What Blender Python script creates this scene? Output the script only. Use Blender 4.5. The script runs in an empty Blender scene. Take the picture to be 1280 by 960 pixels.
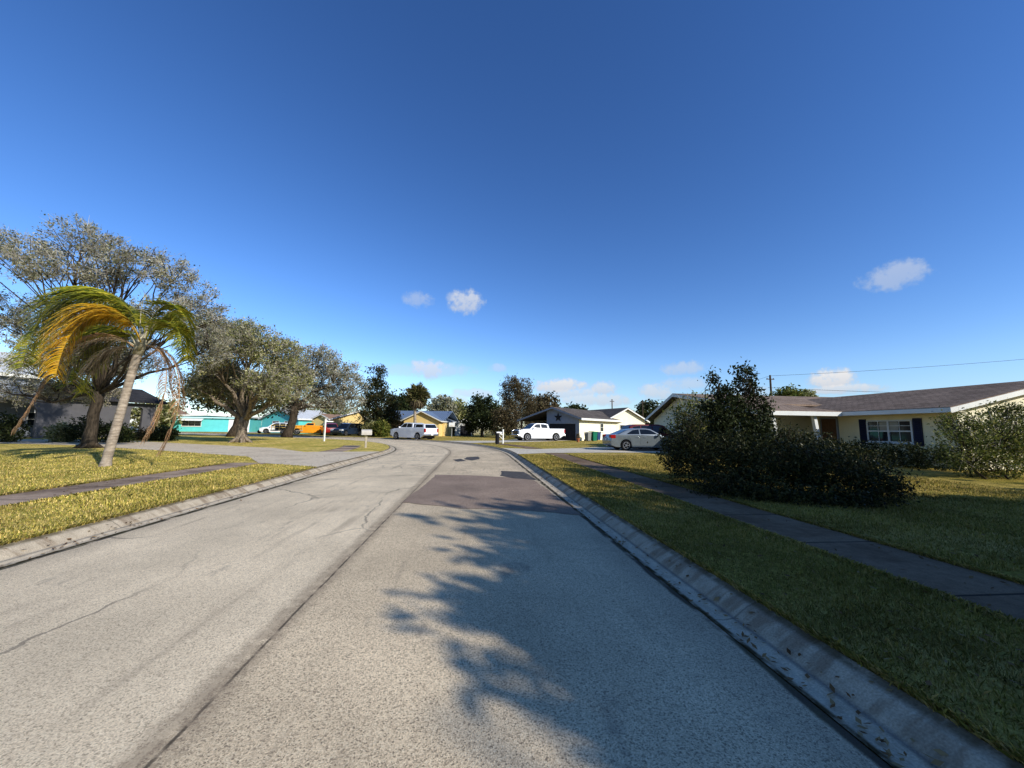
import bpy, bmesh, math, random
import numpy as np
from mathutils import Vector, Matrix
C = bpy.context.scene.collection
PI = math.pi
R = math.radians
sc = bpy.context.scene
F = 481.0                     # focal length in pixels of a 1280 wide picture
EYE = Vector((0, 0, 1.45))
LZ = 0.12                     # height of the lawns above the road
# ------------------------------------------------------------------ camera
ROLL = 0.014
_u = -46*math.cos(ROLL)+55*math.sin(ROLL); _v = -46*math.sin(ROLL)-55*math.cos(ROLL)
PITCH = math.atan(-_v/F); YAW = math.atan(-_u/math.hypot(F, _v))
CAMROT = Matrix.Rotation(-YAW, 3, 'Z') @ Matrix.Rotation(PI/2+PITCH, 3, 'X') @ Matrix.Rotation(ROLL, 3, 'Z')
cam = bpy.data.cameras.new('camera'); co = bpy.data.objects.new('camera', cam); C.objects.link(co)
co.matrix_world = Matrix.Translation(EYE) @ CAMROT.to_4x4()
cam.sensor_width = 36; cam.lens = F/1280*36; cam.clip_start = 0.05; cam.clip_end = 9000
sc.camera = co
def ray(px, py): return (CAMROT @ Vector(((px-640)/F, (480-py)/F, -1)))
def G(px, py, z=LZ):          # surveyed point on the ground
    d = ray(px, py); return EYE + d*((z-EYE.z)/d.z)
def at(px, py, Y):            # surveyed point at forward distance Y
    d = ray(px, py); return EYE + d*(Y/d.y)
# ------------------------------------------------------------------ mesh helpers
class MB:
    def __init__(s): s.v = []; s.f = []; s.uv = None
    def add(s, vs, fs):
        n = len(s.v); s.v += [tuple(p) for p in vs]; s.f += [tuple(i+n for i in f) for f in fs]; return s
    def box(s, cx, cy, cz, sx, sy, sz, rz=0, rx=0, ry=0):
        m = Matrix.Translation((cx, cy, cz)) @ Matrix.Rotation(rz, 4, 'Z') @ Matrix.Rotation(ry, 4, 'Y') @ Matrix.Rotation(rx, 4, 'X')
        vs = [m @ Vector((x*sx/2, y*sy/2, z*sz/2)) for x in (-1, 1) for y in (-1, 1) for z in (-1, 1)]
        return s.add(vs, [(0,1,3,2),(4,6,7,5),(0,4,5,1),(2,3,7,6),(0,2,6,4),(1,5,7,3)])
    def bb(s, x0, x1, y0, y1, z0, z1): return s.box((x0+x1)/2, (y0+y1)/2, (z0+z1)/2, abs(x1-x0), abs(y1-y0), abs(z1-z0))
    def beam(s, p, q, w, h):
        p = Vector(p); q = Vector(q); d = (q-p).normalized()
        a = d.cross(Vector((0,0,1)));  a = a.normalized() if a.length > 1e-4 else Vector((1,0,0)); b = a.cross(d)
        vs = [c + a*i*w/2 + b*j*h/2 for c in (p, q) for i, j in ((-1,-1),(1,-1),(1,1),(-1,1))]
        return s.add(vs, [(0,1,5,4),(1,2,6,5),(2,3,7,6),(3,0,4,7),(3,2,1,0),(4,5,6,7)])
    def tube(s, pts, rad, n=8):
        pts = [Vector(p) for p in pts]; k = len(pts)
        if not hasattr(rad, '__len__'): rad = [rad]*k
        d0 = (pts[1]-pts[0]).normalized(); a = d0.orthogonal().normalized(); vs = []
        for i in range(k):
            d = (pts[min(i+1, k-1)]-pts[max(i-1, 0)]).normalized()
            a = (a-d*a.dot(d)).normalized(); b = d.cross(a)
            vs += [pts[i]+(a*math.cos(2*PI*j/n)+b*math.sin(2*PI*j/n))*rad[i] for j in range(n)]
        fs = [(i*n+j, i*n+(j+1)%n, (i+1)*n+(j+1)%n, (i+1)*n+j) for i in range(k-1) for j in range(n)]
        fs += [tuple(range(n))[::-1], tuple((k-1)*n+j for j in range(n))]
        return s.add(vs, fs)
    def lathe(s, prof, axis='Z', c=(0,0,0), n=20):
        vs = []
        for r, h in prof:
            for j in range(n):
                x, y = r*math.cos(2*PI*j/n), r*math.sin(2*PI*j/n)
                vs.append(Vector(c)+Vector((x, y, h) if axis == 'Z' else (x, h, y)))
        k = len(prof)
        fs = [(i*n+j, i*n+(j+1)%n, (i+1)*n+(j+1)%n, (i+1)*n+j) for i in range(k-1) for j in range(n)]
        fs += [tuple(range(n))[::-1], tuple((k-1)*n+j for j in range(n))]
        return s.add(vs, fs)
    def extr(s, poly, vec):     # polygon of 3D points swept along vec
        n = len(poly); vec = Vector(vec)
        vs = [Vector(p) for p in poly]+[Vector(p)+vec for p in poly]
        return s.add(vs, [tuple(range(n))[::-1], tuple(range(n, 2*n))]+[(i, (i+1)%n, n+(i+1)%n, n+i) for i in range(n)])
    def face(s, pts): return s.add(pts, [tuple(range(len(pts)))])
    def taper(s, poly, yf):     # side outline (x,z) mirrored at +-yf(z)
        n = len(poly); vs = [(x, yf(z), z) for x, z in poly]+[(x, -yf(z), z) for x, z in poly]
        return s.add(vs, [tuple(range(n))[::-1], tuple(range(n, 2*n))]+[(i, (i+1)%n, n+(i+1)%n, n+i) for i in range(n)])
    def build(s, name, mat, parent=None, smooth=False, bevel=0, tri=False, seg=2):
        me = bpy.data.meshes.new(name); me.from_pydata(s.v, [], s.f)
        if s.uv is not None:
            l = me.uv_layers.new(name='UVMap')
            idx = np.zeros(len(me.loops), dtype=np.int32); me.loops.foreach_get('vertex_index', idx)
            l.data.foreach_set('uv', np.array(s.uv, dtype=np.float32)[idx].ravel())
        bm = bmesh.new(); bm.from_mesh(me)
        if tri: bmesh.ops.triangulate(bm, faces=bm.faces[:])
        bmesh.ops.recalc_face_normals(bm, faces=bm.faces[:])
        if bevel:
            bmesh.ops.remove_doubles(bm, verts=bm.verts[:], dist=1e-4)
            es = [e for e in bm.edges if len(e.link_faces) == 2 and e.calc_face_angle() > 0.35]
            bmesh.ops.bevel(bm, geom=es, offset=bevel, segments=seg, affect='EDGES', profile=0.6, clamp_overlap=True)
        bm.to_mesh(me); bm.free()
        if smooth:
            me.polygons.foreach_set('use_smooth', [True]*len(me.polygons))
            if bevel or smooth == 'auto': me.set_sharp_from_angle(angle=0.7)
        if mat: me.materials.append(mat)
        o = bpy.data.objects.new(name, me); C.objects.link(o)
        if parent: o.parent = parent
        return o
def fast(name, V, n, mat, parent=None):      # V: (k*n,3) array, k faces of n corners
    V = np.ascontiguousarray(V, dtype=np.float32); k = len(V)//n
    me = bpy.data.meshes.new(name); me.vertices.add(k*n); me.vertices.foreach_set('co', V.ravel())
    me.loops.add(k*n); me.loops.foreach_set('vertex_index', np.arange(k*n, dtype=np.int32))
    me.polygons.add(k); me.polygons.foreach_set('loop_start', np.arange(0, k*n, n, dtype=np.int32))
    me.update(calc_edges=True); me.validate()
    me.materials.append(mat)
    o = bpy.data.objects.new(name, me); C.objects.link(o)
    if parent: o.parent = parent
    return o
def tag(o, label=None, cat=None, group=None, kind=None):
    if label: o['label'] = label
    if cat: o['category'] = cat
    if group: o['group'] = group
    if kind: o['kind'] = kind
    return o
def thing(name, label, cat, loc=(0,0,0), rz=0, group=None):
    o = bpy.data.objects.new(name, None); C.objects.link(o); o.location = loc; o.rotation_euler = (0,0,rz)
    o.empty_display_size = 0.2
    return tag(o, label, cat, group)
def copy_tree(o, parent=None):
    c = o.copy(); C.objects.link(c)
    if parent: c.parent = parent
    for ch in list(o.children): copy_tree(ch, c)
    return c
# ------------------------------------------------------------------ materials
class NT:
    def __init__(s, name):
        s.m = bpy.data.materials.new(name); s.m.use_nodes = True; s.t = s.m.node_tree; s.t.nodes.clear()
        s.out = s.t.nodes.new('ShaderNodeOutputMaterial'); s.b = s.n('ShaderNodeBsdfPrincipled'); s.l(s.b.outputs[0], s.out.inputs[0])
    def n(s, typ, **kw):
        o = s.t.nodes.new(typ)
        for k, v in kw.items(): setattr(o, k, v)
        return o
    def l(s, a, b): s.t.links.new(a, b)
    def put(s, sock, v):
        if hasattr(v, 'is_output') or isinstance(v, bpy.types.NodeSocket): s.l(v, sock)
        else: sock.default_value = v
    def noise(s, vec, scale, detail=3, rough=0.55, dist=0, out=0):
        o = s.n('ShaderNodeTexNoise'); o.inputs['Scale'].default_value = scale; o.inputs['Detail'].default_value = detail
        o.inputs['Roughness'].default_value = rough; o.inputs['Distortion'].default_value = dist
        if vec: s.l(vec, o.inputs['Vector'])
        return o.outputs[out]
    def vor(s, vec, scale, feature='F1', out='Color', rnd=1):
        o = s.n('ShaderNodeTexVoronoi', feature=feature); o.inputs['Scale'].default_value = scale; o.inputs['Randomness'].default_value = rnd
        if vec: s.l(vec, o.inputs['Vector'])
        return o.outputs[out]
    def math(s, op, a, b=0.0, clamp=False):
        o = s.n('ShaderNodeMath', operation=op, use_clamp=clamp); s.put(o.inputs[0], a); s.put(o.inputs[1], b); return o.outputs[0]
    def ss(s, v, a, b):       # smoothstep a..b -> 0..1
        o = s.n('ShaderNodeMapRange', interpolation_type='SMOOTHSTEP'); s.put(o.inputs[0], v)
        if a < b: r = (a, b, 0, 1)
        else: r = (b, a, 1, 0)
        for i, q in enumerate(r): o.inputs[i+1].default_value = q
        return o.outputs[0]
    def ramp(s, v, stops):
        o = s.n('ShaderNodeValToRGB'); s.put(o.inputs[0], v); e = o.color_ramp.elements
        while len(e) < len(stops): e.new(0.5)
        for q, (p, c) in zip(e, stops): q.position = p; q.color = (c[0], c[1], c[2], 1) if hasattr(c, '__len__') else (c, c, c, 1)
        return o.outputs[0]
    def mix(s, f, a, b, mode='MIX'):
        o = s.n('ShaderNodeMix', data_type='RGBA', blend_type=mode); s.put(o.inputs[0], f)
        for i, v in ((6, a), (7, b)):
            if isinstance(v, (tuple, list)): v = (v[0], v[1], v[2], 1)
            s.put(o.inputs[i], v)
        return o.outputs[2]
    def bump(s, h, strength, dist=0.02):
        o = s.n('ShaderNodeBump'); o.inputs['Strength'].default_value = strength; o.inputs['Distance'].default_value = dist
        s.l(h, o.inputs['Height']); s.l(o.outputs[0], s.b.inputs['Normal'])
    def coord(s, k='Object'): return s.n('ShaderNodeTexCoord').outputs[k]
    def vmap(s, vec, scale=(1,1,1), loc=(0,0,0), rot=(0,0,0)):
        o = s.n('ShaderNodeMapping'); s.l(vec, o.inputs[0]); o.inputs['Scale'].default_value = scale
        o.inputs['Location'].default_value = loc; o.inputs['Rotation'].default_value = rot; return o.outputs[0]
    def done(s, col, rough=0.7, metal=0, spec=0.3):
        s.put(s.b.inputs['Base Color'], col if not isinstance(col, tuple) else (*col[:3], 1)); s.put(s.b.inputs['Roughness'], rough)
        s.b.inputs['Metallic'].default_value = metal; s.b.inputs['Specular IOR Level'].default_value = spec; return s.m
def cm(c, k): return tuple(min(1, x*k) for x in c)
def plain(name, c, rough=0.6, var=0.15, scale=3.0, bump=0.0, metal=0, spec=0.3, coat=0):
    t = NT(name); v = t.coord(); n = t.noise(v, scale, 5, 0.6)
    col = t.ramp(n, [(0.3, cm(c, 1-var)), (0.7, cm(c, 1+var))])
    if bump: t.bump(t.noise(v, scale*8, 4), bump, 0.01)
    if coat: t.b.inputs['Coat Weight'].default_value = coat; t.b.inputs['Coat Roughness'].default_value = 0.05
    return t.done(col, rough, metal, spec)
def leafmat(name, cols, trans=0.3, rough=0.6):
    t = NT(name); g = t.n('ShaderNodeNewGeometry').outputs['Random Per Island']
    k = len(cols); col = t.ramp(g, [(i/(k-1) if k > 1 else 0, c) for i, c in enumerate(cols)])
    v = t.n('ShaderNodeNewGeometry').outputs['Position']; n = t.noise(v, 0.9, 2)
    col = t.mix(1.0, col, t.ramp(n, [(0.3, 0.72), (0.7, 1.25)]), 'MULTIPLY')
    t.done(col, rough, 0, 0.25)
    tr = t.n('ShaderNodeBsdfTranslucent'); t.l(col, tr.inputs[0]); mx = t.n('ShaderNodeMixShader'); mx.inputs[0].default_value = trans
    t.l(t.b.outputs[0], mx.inputs[1]); t.l(tr.outputs[0], mx.inputs[2]); t.l(mx.outputs[0], t.out.inputs[0])
    return t.m
def barkmat(name, a, b, ring=False):
    t = NT(name); v = t.coord()
    if ring:
        n = t.noise(t.vmap(v, (1.5, 1.5, 11)), 1.6, 4, 0.6, 0.3); n2 = t.noise(v, 14, 4)
        col = t.ramp(t.math('ADD', t.math('MULTIPLY', n, 0.7), t.math('MULTIPLY', n2, 0.3)), [(0.38, a), (0.62, b)])
        t.bump(n, 0.5, 0.03)
    else:
        n = t.noise(t.vmap(v, (6, 6, 1.3)), 1.8, 6, 0.65, 0.6); col = t.ramp(n, [(0.36, a), (0.62, b)]); t.bump(n, 0.8, 0.05)
    return t.done(col, 0.9, 0, 0.15)
def shingle(name, a, b, axis):
    t = NT(name); v = t.coord(); sp = t.n('ShaderNodeSeparateXYZ'); t.l(v, sp.inputs[0]); cb = t.n('ShaderNodeCombineXYZ')
    t.l(sp.outputs[axis], cb.inputs[0]); t.l(t.math('MULTIPLY', sp.outputs[2], 3.6), cb.inputs[1])
    br = t.n('ShaderNodeTexBrick'); t.l(cb.outputs[0], br.inputs['Vector'])
    br.inputs['Scale'].default_value = 1.0; br.inputs['Brick Width'].default_value = 0.33; br.inputs['Row Height'].default_value = 0.15
    br.inputs['Mortar Size'].default_value = 0.012; br.inputs['Mortar Smooth'].default_value = 0.2
    br.inputs['Color1'].default_value = (*a, 1); br.inputs['Color2'].default_value = (*b, 1); br.inputs['Mortar'].default_value = (*cm(a, 0.45), 1)
    n = t.noise(v, 26, 3); m = t.noise(v, 0.6, 3)
    col = t.mix(1.0, br.outputs['Color'], t.ramp(n, [(0.3, 0.7), (0.7, 1.35)]), 'MULTIPLY')
    col = t.mix(1.0, col, t.ramp(m, [(0.3, 0.8), (0.7, 1.15)]), 'MULTIPLY')
    return t.done(col, 0.95, 0, 0.1)
def grassmat(name):
    t = NT(name); v = t.coord(); a = t.noise(v, 0.35, 4, 0.6); b = t.noise(v, 3.0, 4, 0.65); c = t.noise(v, 38, 3, 0.7)
    col = t.ramp(a, [(0.3, (0.5, 0.42, 0.1)), (0.5, (0.74, 0.57, 0.18)), (0.72, (0.88, 0.66, 0.29))])
    col = t.mix(t.math('MULTIPLY', t.ss(b, 0.42, 0.62), 0.65), col, (0.32, 0.29, 0.07))
    col = t.mix(1.0, col, t.ramp(c, [(0.3, 0.45), (0.7, 1.5)]), 'MULTIPLY')
    t.bump(c, 0.9, 0.05)
    return t.done(col, 0.95, 0, 0.05)
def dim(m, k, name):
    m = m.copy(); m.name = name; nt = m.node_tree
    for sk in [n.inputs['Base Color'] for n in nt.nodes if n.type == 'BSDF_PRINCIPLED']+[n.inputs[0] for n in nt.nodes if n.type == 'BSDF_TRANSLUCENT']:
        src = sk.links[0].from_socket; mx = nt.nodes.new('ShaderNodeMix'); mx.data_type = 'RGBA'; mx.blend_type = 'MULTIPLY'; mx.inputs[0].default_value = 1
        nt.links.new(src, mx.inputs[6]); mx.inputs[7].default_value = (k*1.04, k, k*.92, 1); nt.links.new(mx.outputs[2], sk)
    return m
def concrete(name, c, stain=(0.2, 0.15, 0.1), amt=0.5, joint=None):
    t = NT(name); v = t.coord(); uv = t.coord('UV') ; a = t.noise(v, 0.8, 5, 0.65); b = t.noise(v, 9, 4, 0.6); g = t.noise(v, 90, 2)
    col = t.mix(t.math('MULTIPLY', t.ss(a, 0.45, 0.7), amt), c, stain)
    col = t.mix(1.0, col, t.ramp(b, [(0.3, 0.82), (0.7, 1.15)]), 'MULTIPLY')
    col = t.mix(1.0, col, t.ramp(g, [(0.3, 0.8), (0.7, 1.15)]), 'MULTIPLY')
    if joint:
        sp = t.n('ShaderNodeSeparateXYZ'); t.l(uv, sp.inputs[0])
        pp = t.math('PINGPONG', sp.outputs[1], joint/2); col = t.mix(t.ss(pp, 0.022, 0.008), col, (0.05, 0.042, 0.035))
        fl = t.math('FLOOR', t.math('DIVIDE', t.math('ADD', sp.outputs[1], 200*joint), joint)); wn = t.n('ShaderNodeTexWhiteNoise', noise_dimensions='1D')
        t.l(fl, wn.inputs['W']); col = t.mix(1.0, col, t.ramp(wn.outputs[0], [(0, 0.72), (1, 1.15)]), 'MULTIPLY')
        # grimy edges along both sides
        col = t.mix(t.math('MULTIPLY', t.math('MULTIPLY', t.ss(sp.outputs[0], 0.16, 0.0), t.ss(b, 0.35, 0.6)), 0.8), col, (0.09, 0.08, 0.05))
    t.bump(g, 0.25, 0.004)
    return t.done(col, 0.9, 0, 0.15)
def kerbmat(name):
    t = NT(name); uv = t.coord('UV'); sp = t.n('ShaderNodeSeparateXYZ'); t.l(uv, sp.inputs[0]); u, w = sp.outputs[0], sp.outputs[1]
    st = t.noise(t.vmap(uv, (1.2, 5.5, 1)), 1.0, 4, 0.6); a = t.noise(uv, 6, 5, 0.6); g = t.noise(uv, 80, 2)
    col = t.ramp(a, [(0.3, (0.48, 0.40, 0.29)), (0.7, (0.68, 0.575, 0.42))])
    brown = t.math('MULTIPLY', t.ss(u, 0.12, 0.26), t.ss(st, 0.45, 0.62))
    col = t.mix(t.math('MULTIPLY', brown, 0.65), col, (0.23, 0.15, 0.085))
    col = t.mix(t.math('MULTIPLY', t.ss(u, 0.17, 0.205), 0.3), col, (0.25, 0.22, 0.18))
    col = t.mix(t.math('MULTIPLY', t.ss(t.math('ABSOLUTE', t.math('SUBTRACT', u, 0.185)), 0.03, 0.0), 0.55), col, (0.13, 0.13, 0.13))
    pp = t.math('PINGPONG', w, 1.5); col = t.mix(t.math('MULTIPLY', t.ss(pp, 0.014, 0.004), 0.45), col, (0.08, 0.07, 0.06))
    n = t.noise(t.vmap(uv, (30, 2, 1)), 1.0, 3)
    edge = t.math('ADD', t.ss(u, 0.05, 0.02), t.math('MULTIPLY', t.ss(u, 0.34, 0.39), 0.7))
    col = t.mix(t.math('MULTIPLY', edge, t.ss(a, 0.3, 0.55)), col, (0.075, 0.06, 0.03))
    col = t.mix(1.0, col, t.ramp(g, [(0.3, 0.8), (0.7, 1.18)]), 'MULTIPLY')
    return t.done(col, 0.9, 0, 0.12)
def roadmat(name, patch=False):
    t = NT(name); uv = t.coord('UV'); sp = t.n('ShaderNodeSeparateXYZ'); t.l(uv, sp.inputs[0]); u, w = sp.outputs[0], sp.outputs[1]
    wob = t.math('MULTIPLY', t.math('SUBTRACT', t.noise(uv, 1.6, 3), 0.5), 0.10)
    v1 = t.n('ShaderNodeTexVoronoi'); v1.inputs['Scale'].default_value = 135; t.l(uv, v1.inputs['Vector'])
    sv = t.n('ShaderNodeSeparateXYZ'); t.l(v1.outputs['Color'], sv.inputs[0])
    v2 = t.vor(uv, 210, out='Color'); s2 = t.n('ShaderNodeSeparateXYZ'); t.l(v2, s2.inputs[0])
    if patch:
        col = t.ramp(sv.outputs[0], [(0.0, (0.2, 0.142, 0.1)), (0.6, (0.35, 0.258, 0.188)), (1.0, (0.48, 0.37, 0.28))])
        m = t.noise(uv, 0.9, 4); col = t.mix(1.0, col, t.ramp(m, [(0.3, 0.82), (0.7, 1.15)]), 'MULTIPLY')
    else:
        col = t.ramp(sv.outputs[0], [(0.0, (0.24, 0.187, 0.122)), (0.25, (0.68, 0.54, 0.36)), (0.7, (0.92, 0.745, 0.50)), (1.0, (0.98, 0.83, 0.58))])
        col = t.mix(0.35, col, t.ramp(s2.outputs[0], [(0.0, (0.15, 0.14, 0.13)), (1.0, (0.9, 0.76, 0.55))]))
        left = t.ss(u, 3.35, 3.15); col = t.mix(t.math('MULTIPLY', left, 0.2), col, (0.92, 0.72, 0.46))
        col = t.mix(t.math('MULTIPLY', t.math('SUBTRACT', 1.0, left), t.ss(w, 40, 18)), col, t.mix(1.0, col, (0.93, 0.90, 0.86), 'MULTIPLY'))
        m = t.noise(uv, 0.55, 5, 0.6); col = t.mix(1.0, col, t.ramp(m, [(0.3, 0.8), (0.7, 1.14)]), 'MULTIPLY')
        st = t.noise(t.vmap(uv, (4.5, 0.22, 1)), 1.0, 4, 0.6)
        col = t.mix(t.math('MULTIPLY', t.math('MULTIPLY', t.ss(st, 0.52, 0.72), t.ss(t.noise(uv, 1.3, 4), .35, .6)), 0.42), col, (0.3, 0.235, 0.165))
        # scuffed blotches
        bl = t.noise(t.vmap(uv, (1.5, 0.7, 1)), 1.1, 5, 0.7); col = t.mix(t.math('MULTIPLY', t.ss(bl, 0.6, 0.72), 0.4), col, (0.15, 0.135, 0.12))
        # construction seam
        us = t.math('ADD', u, t.math('MULTIPLY', wob, 0.35)); d = t.math('SUBTRACT', us, 3.29)
        band = t.math('MULTIPLY', t.math('MULTIPLY', t.ss(t.math('ABSOLUTE', d), 0.17, 0.02), 0.62), t.ss(t.noise(uv, 9, 4), .2, .6))
        col = t.mix(band, col, (0.27, 0.205, 0.14))
        col = t.mix(t.math('MULTIPLY', t.ss(t.math('ABSOLUTE', t.math('ADD', d, 0.035)), 0.022, 0.008), 0.5), col, (0.55, 0.44, 0.3))
        line = t.ss(t.math('ABSOLUTE', t.math('SUBTRACT', d, 0.03)), 0.014, 0.004); col = t.mix(t.math('MULTIPLY', t.math('MULTIPLY', line, 0.8), t.ss(t.noise(uv, 5, 4), .3, .55)), col, (0.06, 0.048, 0.036))
        # cracks
        wv = t.n('ShaderNodeVectorMath', operation='ADD'); t.l(t.vmap(uv, (1, 0.55, 1)), wv.inputs[0])
        nn = t.n('ShaderNodeTexNoise'); nn.inputs['Scale'].default_value = 2.5; nn.inputs['Detail'].default_value = 4; t.l(uv, nn.inputs['Vector'])
        sc_ = t.n('ShaderNodeVectorMath', operation='SCALE'); sc_.inputs[3].default_value = 0.28; t.l(nn.outputs['Color'], sc_.inputs[0]); t.l(sc_.outputs[0], wv.inputs[1])
        ve = t.vor(wv.outputs[0], 0.55, 'DISTANCE_TO_EDGE', 'Distance')
        ck = t.math('MULTIPLY', t.ss(ve, 0.011, 0.003), t.ss(t.noise(uv, 0.35, 2), 0.42, 0.56))
        col = t.mix(t.math('MULTIPLY', t.math('MULTIPLY', ck, 0.6), t.math('ADD', t.math('MULTIPLY', left, .75), .15)), col, (0.11, 0.095, 0.08))
        ve2 = t.vor(wv.outputs[0], 1.9, 'DISTANCE_TO_EDGE', 'Distance')
        ck2 = t.math('MULTIPLY', t.ss(ve2, 0.02, 0.004), t.math('MULTIPLY', t.ss(t.noise(t.vmap(uv, (1, 1, 1), (7, 3, 0)), 0.28, 2), 0.52, 0.62), t.ss(w, 9, 16)))
        col = t.mix(t.math('MULTIPLY', ck2, 0.6), col, (0.09, 0.078, 0.065))
        # dirt against the kerbs
        ue = t.math('ADD', u, wob); e = t.math('MULTIPLY', t.math('ADD', t.ss(ue, 0.075, 0.035), t.ss(ue, 6.43, 6.465)), t.ss(t.noise(uv, 2.2, 4), 0.34, 0.5))
        col = t.mix(t.math('MULTIPLY', e, 0.92), col, t.mix(t.ss(t.noise(uv, 3), 0.4, 0.6), (0.035, 0.03, 0.02), (0.06, 0.06, 0.022)))
        col = t.mix(t.math('MULTIPLY', t.math('ADD', t.ss(u, 0.5, 0.05), t.ss(u, 5.9, 6.4)), 0.25), col, (0.16, 0.14, 0.12))
    t.bump(v1.outputs['Distance'], 0.3, 0.004)
    return t.done(col, 0.9, 0, 0.2)
def glassmat(name, c=(0.02, 0.025, 0.03)):
    t = NT(name); n = t.noise(t.coord(), 1.2, 2); col = t.ramp(n, [(0.3, cm(c, 0.6)), (0.7, cm(c, 1.6))]); return t.done(col, 0.06, 0, 0.6)
M = {}
M['grass'] = grassmat('lawn_grass')
M['blade'] = leafmat('grass_blade', [(0.18, 0.19, 0.045), (0.46, 0.42, 0.09), (0.72, 0.57, 0.17), (0.88, 0.68, 0.32), (0.32, 0.33, 0.07), (0.76, 0.59, 0.22)], 0.3, 0.8)
M['road'] = roadmat('old_asphalt'); M['patch'] = roadmat('asphalt_patch', True); M['kerb'] = kerbmat('kerb_concrete')
M['walk'] = concrete('shade_darkened_sidewalk', (0.28, 0.195, 0.125), (0.14, 0.085, 0.05), 0.75, 1.5)  # right walk: stained concrete, toned darker to deepen its shade
M['walk2'] = concrete('sunlit_stained_sidewalk', (0.46, 0.345, 0.25), (0.2, 0.14, 0.1), 0.75, 1.5)  # left walk: lighter copy of the stained concrete for the sunlit side
M['drive'] = concrete('driveway_concrete', (0.68, 0.57, 0.42), (0.46, 0.36, 0.25), 0.5)
M['drive2'] = concrete('pale_driveway_concrete', (0.66, 0.58, 0.45), (0.48, 0.4, 0.3), 0.4)
M['soil'] = plain('dark_soil', (0.045, 0.034, 0.022), 0.95, 0.4, 8, 0.6)
M['white'] = plain('white_paint', (0.74, 0.73, 0.68), 0.55, 0.06, 2, 0.05)
M['cream'] = plain('cream_stucco', (0.93, 0.81, 0.53), 0.85, 0.06, 1.5, 0.25)
M['creamw'] = plain('pale_cream_siding', (0.84, 0.78, 0.6), 0.8, 0.05, 1.5, 0.2)
M['stucco'] = plain('shade_darkened_stucco', (0.13, 0.125, 0.13), 0.9, 0.08, 1.5, 0.3)  # white wall colour darkened to carry the tree shade
M['yellow'] = plain('yellow_stucco', (0.78, 0.6, 0.28), 0.85, 0.06, 1.5, 0.2)
M['teal'] = plain('turquoise_stucco', (0.16, 0.58, 0.56), 0.85, 0.06, 1.5, 0.2)
M['tealpale'] = plain('pale_turquoise_paint', (0.5, 0.72, 0.7), 0.8, 0.06, 1.5)
M['greywall'] = plain('grey_siding', (0.3, 0.32, 0.36), 0.8, 0.08, 2, 0.1)
M['charcoal'] = plain('charcoal_door', (0.022, 0.022, 0.026), 0.6, 0.15, 3)
M['brownwall'] = plain('brown_wall', (0.16, 0.11, 0.075), 0.85, 0.15, 3)
M['navy'] = plain('navy_shutter', (0.012, 0.018, 0.055), 0.5, 0.15, 4)
M['door'] = plain('stained_door', (0.17, 0.085, 0.04), 0.5, 0.2, 5)
M['glass'] = glassmat('window_glass'); M['autoglass'] = glassmat('vehicle_glass', (0.012, 0.015, 0.018))
M['curtain'] = plain('curtain', (0.45, 0.41, 0.32), 0.9, 0.12, 6)
M['roofY'] = shingle('brown_shingle_cross', (0.26, 0.19, 0.14), (0.37, 0.28, 0.21), 0)
M['roofX'] = shingle('brown_shingle_long', (0.225, 0.165, 0.12), (0.32, 0.24, 0.18), 1)
M['roofG'] = shingle('grey_brown_shingle', (0.13, 0.11, 0.095), (0.2, 0.17, 0.145), 0)
M['roofD'] = shingle('dark_shingle', (0.05, 0.048, 0.05), (0.08, 0.075, 0.075), 0)
M['roofW'] = plain('pale_metal_roof', (0.6, 0.6, 0.58), 0.5, 0.1, 2)
M['roofT'] = plain('tan_roof', (0.3, 0.2, 0.14), 0.85, 0.15, 5)
t = NT('blue_metal_roof'); v = t.coord(); wv = t.n('ShaderNodeTexWave', bands_direction='X'); wv.inputs['Scale'].default_value = 1.0; t.l(v, wv.inputs[0])
t.bump(wv.outputs['Fac'], 0.6, 0.05); M['roofM'] = t.done(t.ramp(wv.outputs['Fac'], [(0, (0.2, 0.25, 0.31)), (1, (0.3, 0.35, 0.41))]), 0.4, 0.3)
M['bark'] = barkmat('grey_brown_bark', (0.13, 0.10, 0.075), (0.36, 0.30, 0.23)); M['barkd'] = barkmat('dark_bark', (0.035, 0.028, 0.02), (0.11, 0.085, 0.06))
M['palmbark'] = barkmat('palm_bark', (0.24, 0.195, 0.15), (0.46, 0.39, 0.31), True)
M['twig'] = leafmat('pale_twigs', [(0.25, 0.22, 0.18), (0.42, 0.38, 0.31), (0.52, 0.48, 0.41), (0.34, 0.30, 0.24)], 0.1, 0.85)
M['oak'] = leafmat('olive_leaves', [(0.07, 0.08, 0.035), (0.21, 0.21, 0.11), (0.4, 0.38, 0.25), (0.58, 0.54, 0.41), (0.15, 0.16, 0.07), (0.7, 0.65, 0.53)], 0.38)
M['oakg'] = leafmat('green_olive_leaves', [(0.08, 0.1, 0.025), (0.25, 0.26, 0.08), (0.46, 0.435, 0.2), (0.66, 0.61, 0.42)], 0.42)
M['dark'] = leafmat('dark_green_leaves', [(0.012, 0.02, 0.007), (0.03, 0.045, 0.012), (0.06, 0.075, 0.022), (0.09, 0.1, 0.035)], 0.25)
M['pine'] = leafmat('rusty_conifer_leaves', [(0.012, 0.022, 0.01), (0.03, 0.045, 0.015), (0.06, 0.065, 0.022), (0.12, 0.085, 0.03)], 0.2)
M['palmgreen'] = leafmat('olive_fan_leaves', [(0.035, 0.045, 0.014), (0.10, 0.105, 0.035), (0.19, 0.175, 0.065), (0.3, 0.25, 0.12)], 0.2)
M['bush'] = leafmat('glossy_bush_leaves', [(0.008, 0.013, 0.005), (0.022, 0.03, 0.009), (0.045, 0.055, 0.016), (0.085, 0.088, 0.028), (0.15, 0.135, 0.055)], 0.25, 0.45)
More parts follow.
